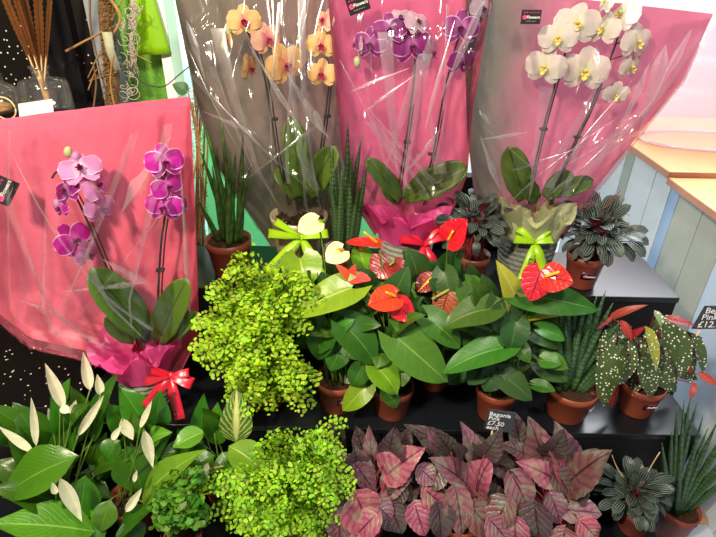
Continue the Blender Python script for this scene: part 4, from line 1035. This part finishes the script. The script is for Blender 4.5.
t, o = leafy('peace_lily', 'yellow-striped peace lily between the two lime ferns', 'peace lily', GL, cL, (.05, .095), [
    (236, 442, 237, 385, 32, .93, .96, 'lilyv'), (216, 445, 218, 402, 24, .95, .98, 'lily'), (200, 440, 204, 393, 20, .97, 1.0), (229, 446, 266, 474, 34, .90, .86, 'lilyl'), (204, 432, 172, 448, 24, .92, .88, 'lilyl'), (214, 455, 190, 470, 20, .90, .87, 'lily'), (206, 470, 224, 466, 12, .89, .87, 'lilyv'), (196, 478, 206, 492, 16, .88, .85), (222, 452, 232, 474, 22, .91, .88), (190, 446, 178, 420, 18, .97, 1.0)],
    'lily', P_lance, scatter(8, 190, 240, 430, 475, 36, 20, .94, .97, 218, 450), fold=.2, arch=.08, up=.5, wave=.03, wmul=1.1)
lspathe(t, o, 208, 462, 203, 484, 7, .89)

# ------------------------------------------------------------------ maidenhair ferns
def fern(name, label, c, rt, h, crown, Yc, blobs, nfr, size, mat, cat='fern', group='lime green maidenhair ferns', npin=9, plen=.034, potmat='terra'):
    t = thing(name, c, label, cat, group)
    make_pot(t, c, rt, rt * .76, h, potmat)
    o = c + V((0, 0, h * .9)); lf = MB(); st = MB()
    W = sum(b_[5] for b_ in blobs)
    for i in range(nfr):
        x = U(0, W)
        for (bx, by, rx, ry, dY, wt) in blobs:
            if x < wt: break
            x -= wt
        a = U(0, 6.28); q = math.sqrt(R()); tx = bx + rx * q * math.cos(a); ty = by + ry * q * math.sin(a)
        tip = PY(tx, ty, Yc + dY - .035 * math.sqrt(max(0, 1 - q * q)) + U(-.03, .02))
        mid = o.lerp(tip, .45); mid = V((mid.x, mid.y, max(o.z, tip.z) + U(.01, .05)))
        pts = bez(o + V((U(-.4, .4) * rt, U(-.4, .4) * rt, 0)), mid, tip, 12)
        st.tube(pts, .0009, .0005, 4)
        nF = camn(tip, .5, .3)
        for k in range(npin):
            fk = k / (npin - 1); tt = .36 + .64 * fk; j = tt * 11; i0 = min(10, int(j)); p = pts[i0].lerp(pts[i0 + 1], j - i0)
            tg = (pts[i0 + 1] - pts[i0]).normalized(); nn = nF - tg * nF.dot(tg); nn = nn.normalized(); sd = tg.cross(nn)
            for sg in (-1, 1):
                PL = plen * (1.05 - .75 * fk ** 1.5) * U(.75, 1.2); pd = (tg * U(.35, .8) + sd * sg * .8 + nn * U(-.25, .15)).normalized(); pq = pd.cross(nn)
                npl = max(2, int(PL / (size * .95)))
                e = p + pd * PL; st.tube([p, p.lerp(e, .5), e], .0005, .0003, 3, False)
                for m2 in range(npl + 1):
                    f2 = m2 / npl; alt = 1 if m2 % 2 else -1
                    b0p = p + pd * PL * (.15 + .85 * f2) + pq * alt * size * .25 - nn * (.012 * f2 * f2)
                    n = (nn + V((U(-1, 1), U(-1, 1), U(-1, 1))) * .38).normalized()
                    d = (pd * (.5 if m2 < npl else 1.2) + pq * alt * .9); d = (d - n * d.dot(n)).normalized(); s2 = d.cross(n); sz = size * U(.75, 1.2) * (1.05 - .3 * f2)
                    b0 = lf.add(b0p, (.5, .02)); ids = []
                    for m_ in range(6):
                        an = -1.1 + 2.2 * m_ / 5; rr = sz * (1 if m_ not in (0, 5) else .85) * U(.9, 1.06)
                        ids.append(lf.add(b0p + d * rr * math.cos(an) + s2 * rr * math.sin(an) * .9 - n * sz * .1 * abs(an), (.5 + an * .35, .5)))
                    for m_ in range(5): lf.f.append((b0, ids[m_], ids[m_ + 1]))
    lo = lf.build('fronds', mat, t, True); st.build('frond_stalks', 'rachis', t)
    return t
fern('maidenhair_fern', 'upper lime maidenhair fern spilling over the middle step', potc(268, 398, 1.075, Z2), .056, .10, None, 1.04,
     [(254, 335, 60, 72, -.04, 9), (218, 335, 28, 48, -.04, 3), (236, 268, 16, 18, .0, .6), (292, 296, 30, 26, -.02, 2), (300, 395, 20, 36, -.05, 1.3), (200, 352, 14, 20, -.05, .6), (262, 372, 44, 40, -.10, 5), (250, 330, 36, 30, -.10, 3)], 135, .0092, 'fern')
fern('maidenhair_fern', 'lower lime maidenhair fern on the front step beside the pink begonias', V((PY(285, 500, .86).x, .845, Z1)), .056, .10, None, .84,
     [(298, 484, 54, 50, 0, 6), (240, 508, 50, 36, -.01, 4), (330, 455, 22, 30, .02, 1.3), (285, 525, 62, 24, -.03, 3), (332, 428, 22, 18, .06, 1), (275, 450, 30, 18, .05, 1.2), (285, 500, 50, 34, -.06, 6)], 140, .0082, 'fern')
fern('leafy_fern', 'mid green broad-lobed fern in front of the yellow-striped peace lily', V((PY(178, 515, .80).x, .80, Z1)), .045, .08, None, .79,
     [(180, 508, 26, 24, 0, 3), (190, 478, 14, 10, .03, .6)], 26, .0150, 'fernd', 'fern', None, 6, .030)

# ------------------------------------------------------------------ pink begonias
GB = 'pink painted-leaf begonias on the front step'
def rex(label, c, lv, fill):
    return leafy('pink_begonia', label, 'begonia', GB, c, (.06, .10), lv, 'rex', P_ovate, fill, lobe=.16, fold=.22, arch=.08, up=.4, serr=.035, wave=.06, stemmat='stemred', asym=.1, wmul=.98, jit=.28, ns=16)
rex('pink begonia nearest the lower lime fern, reddest leaves', V((PY(362, 500, .86).x, .85, Z1)), [
    (388, 474, 425, 447, 38, .88, .87, 'rexp'), (352, 460, 376, 494, 26, .88, .85, 'rex'), (374, 472, 369, 425, 20, .92, .94), (396, 455, 397, 428, 16, .93, .95, 'rexd'), (384, 458, 386, 436, 16, .93, .94, 'rexd'), (357, 497, 372, 534, 46, .82, .79, 'rexp'), (348, 500, 312, 527, 34, .84, .82, 'rex'), (340, 470, 344, 500, 28, .88, .85, 'rexd'), (362, 450, 355, 425, 18, .93, .95, 'rexd'), (390, 505, 402, 534, 30, .83, .80, 'rexd'), (385, 490, 412, 478, 26, .87, .86, 'rex'), (345, 470, 330, 450, 20, .90, .92, 'rex'), (340, 515, 340, 545, 26, .80, .78, 'rex'), (376, 515, 350, 545, 30, .79, .77, 'rexp'), (402, 486, 392, 508, 22, .86, .84, 'rexd'), (372, 500, 392, 520, 26, .83, .81, 'rex')],
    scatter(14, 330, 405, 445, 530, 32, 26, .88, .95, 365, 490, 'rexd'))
rex('pink begonia in the middle, under the small chalk sign', V((PY(462, 500, .86).x, .86, Z1)), [
    (468, 486, 428, 458, 30, .88, .87, 'rex'), (478, 494, 492, 458, 42, .87, .88, 'rexp'), (455, 452, 403, 424, 24, .93, .95, 'rexd'), (446, 462, 427, 427, 22, .92, .94, 'rex'), (474, 462, 460, 421, 22, .92, .95, 'rex'), (484, 460, 470, 430, 22, .93, .95, 'rexd'), (425, 490, 448, 510, 34, .85, .84, 'rexp'), (456, 490, 462, 536, 32, .84, .80, 'rex'), (470, 506, 498, 540, 32, .83, .80, 'rex'), (415, 505, 425, 536, 30, .83, .80, 'rexp'), (438, 505, 440, 540, 28, .82, .79, 'rexd'), (440, 470, 425, 490, 24, .88, .86, 'rexd'), (458, 468, 444, 450, 18, .90, .92, 'rex'), (490, 505, 484, 480, 28, .86, .87, 'rexd'), (500, 462, 502, 440, 20, .92, .94, 'rex'), (420, 468, 436, 484, 24, .88, .86, 'rex'), (490, 520, 510, 545, 30, .80, .78, 'rex')],
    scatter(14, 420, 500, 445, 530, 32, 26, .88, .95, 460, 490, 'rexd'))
rex('pink begonia nearest the striped peperomia, longest pointed leaves', V((PY(556, 500, .87).x, .86, Z1)), [
    (545, 465, 528, 416, 34, .91, .94, 'rex'), (570, 464, 554, 421, 28, .91, .94, 'rex'), (562, 478, 541, 436, 28, .89, .91, 'rexp'), (553, 478, 516, 461, 26, .88, .88, 'rexp'), (567, 484, 613, 450, 38, .88, .87, 'rex'), (512, 475, 528, 512, 36, .87, .84, 'rex'), (555, 472, 572, 498, 26, .88, .86, 'rexd'), (550, 494, 560, 524, 26, .85, .82, 'rex'), (535, 505, 540, 542, 34, .82, .79, 'rexd'), (564, 510, 602, 514, 32, .84, .83, 'rex'), (580, 520, 598, 540, 26, .80, .79, 'rexp'), (520, 445, 514, 412, 22, .94, .96, 'rexd'), (508, 500, 494, 530, 32, .83, .80, 'rex'), (525, 455, 500, 444, 20, .91, .92, 'rex'), (575, 500, 590, 485, 22, .86, .86, 'rexd'), (515, 520, 516, 548, 28, .80, .78, 'rexp'), (565, 530, 560, 556, 30, .79, .77, 'rex')],
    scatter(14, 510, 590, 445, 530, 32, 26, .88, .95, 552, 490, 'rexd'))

# ------------------------------------------------------------------ chalk price signs
def sign(label, quad, Y, lines, stick, tsz):
    Q = [PY(x, y, Y) for x, y in quad]
    c = sum(Q, V()) / 4; t = thing('price_sign', PY(stick[1][0], stick[1][1], Y), label, 'price sign', 'chalk price signs')
    r = (Q[1] - Q[0]).normalized(); up = (Q[0] - Q[3]).normalized(); n = r.cross(up).normalized()
    b = MB(); b.prism([q for q in Q], -n * .003); bd = b.build('board', 'slate', t, False)
    for s_, fx, fy, k in lines:
        p = Q[3].lerp(Q[2], fx).lerp(Q[0].lerp(Q[1], fx), fy) + n * .001
        text(s_, tsz * k, p, r, up, 'chalk', bd, .0003, align='LEFT')
    b = MB(); b.tube([PY(stick[0][0], stick[0][1], Y) + V((0, .004, 0)), PY(stick[1][0], stick[1][1], Y) + V((0, .004, 0))], .0022, .0022, 6); b.build('stick', 'stick', t)
sign('small black chalk sign reading Begonia Pink, stuck among pink begonias', [(488.5, 409.5), (516, 413.5), (511, 433), (484, 429)], .905,
     [('Begonia', .06, .82, 1), ('Pink', .06, .60, 1), ('£7.50', .06, .36, 1.1), ('each', .06, .14, 1)], ((494, 425), (487, 462)), .0165)
sign('black chalk sign at the right edge, beside the spotted begonia', [(705.5, 306), (745, 306), (739, 329), (692, 329)], 1.02,
     [('Begonia', .06, .80, 1), ('Pink', .06, .52, 1), ('£12.00', .06, .2, 1.1)], ((704, 325), (682, 364)), .022)

# ------------------------------------------------------------------ light
w = bpy.data.worlds.new('world'); S.world = w; w.use_nodes = True
bg = w.node_tree.nodes['Background']; bg.inputs[0].default_value = (.86, .93, 1, 1); bg.inputs[1].default_value = .22
def area(name, loc, to, size, energy, color, spread=180):
    l = bpy.data.lights.new(name, 'AREA'); l.size = size; l.energy = energy; l.color = color; l.spread = math.radians(spread)
    o = bpy.data.objects.new(name, l); col.objects.link(o); o.location = loc
    o.rotation_euler = (V(to) - V(loc)).to_track_quat('-Z', 'Y').to_euler(); return o
area('ceiling_spot_warm', (-.8, -.25, 2.35), (-.4, 1.0, .6), .16, 66, (1, .84, .62))
area('ceiling_spot', (.2, -.1, 2.5), (.25, 1.1, .65), .2, 30, (1, .93, .84))
area('window_daylight', (1.7, 2.4, 2.3), (.6, 1.1, .6), 1.2, 75, (.88, .94, 1))
area('window_backlight', (-.2, 2.3, 1.5), (-.2, 1.5, .95), 1.0, 20, (.92, 1, .95))
area('far_wall_wash', (1.6, 2.8, 2.55), (1.6, 3.6, 1.2), 1.0, 45, (.95, .98, 1))
area('jar_spot', (-1.1, .9, 2.4), (-1.0, 1.5, 1.2), .15, 7, (1, .82, .55))
S.view_settings.view_transform = 'Standard'; S.view_settings.look = 'None'; S.view_settings.gamma = 1; S.view_settings.use_curve_mapping = False
S.view_settings.exposure = 0.08
S.cycles.transparent_max_bounces = 24
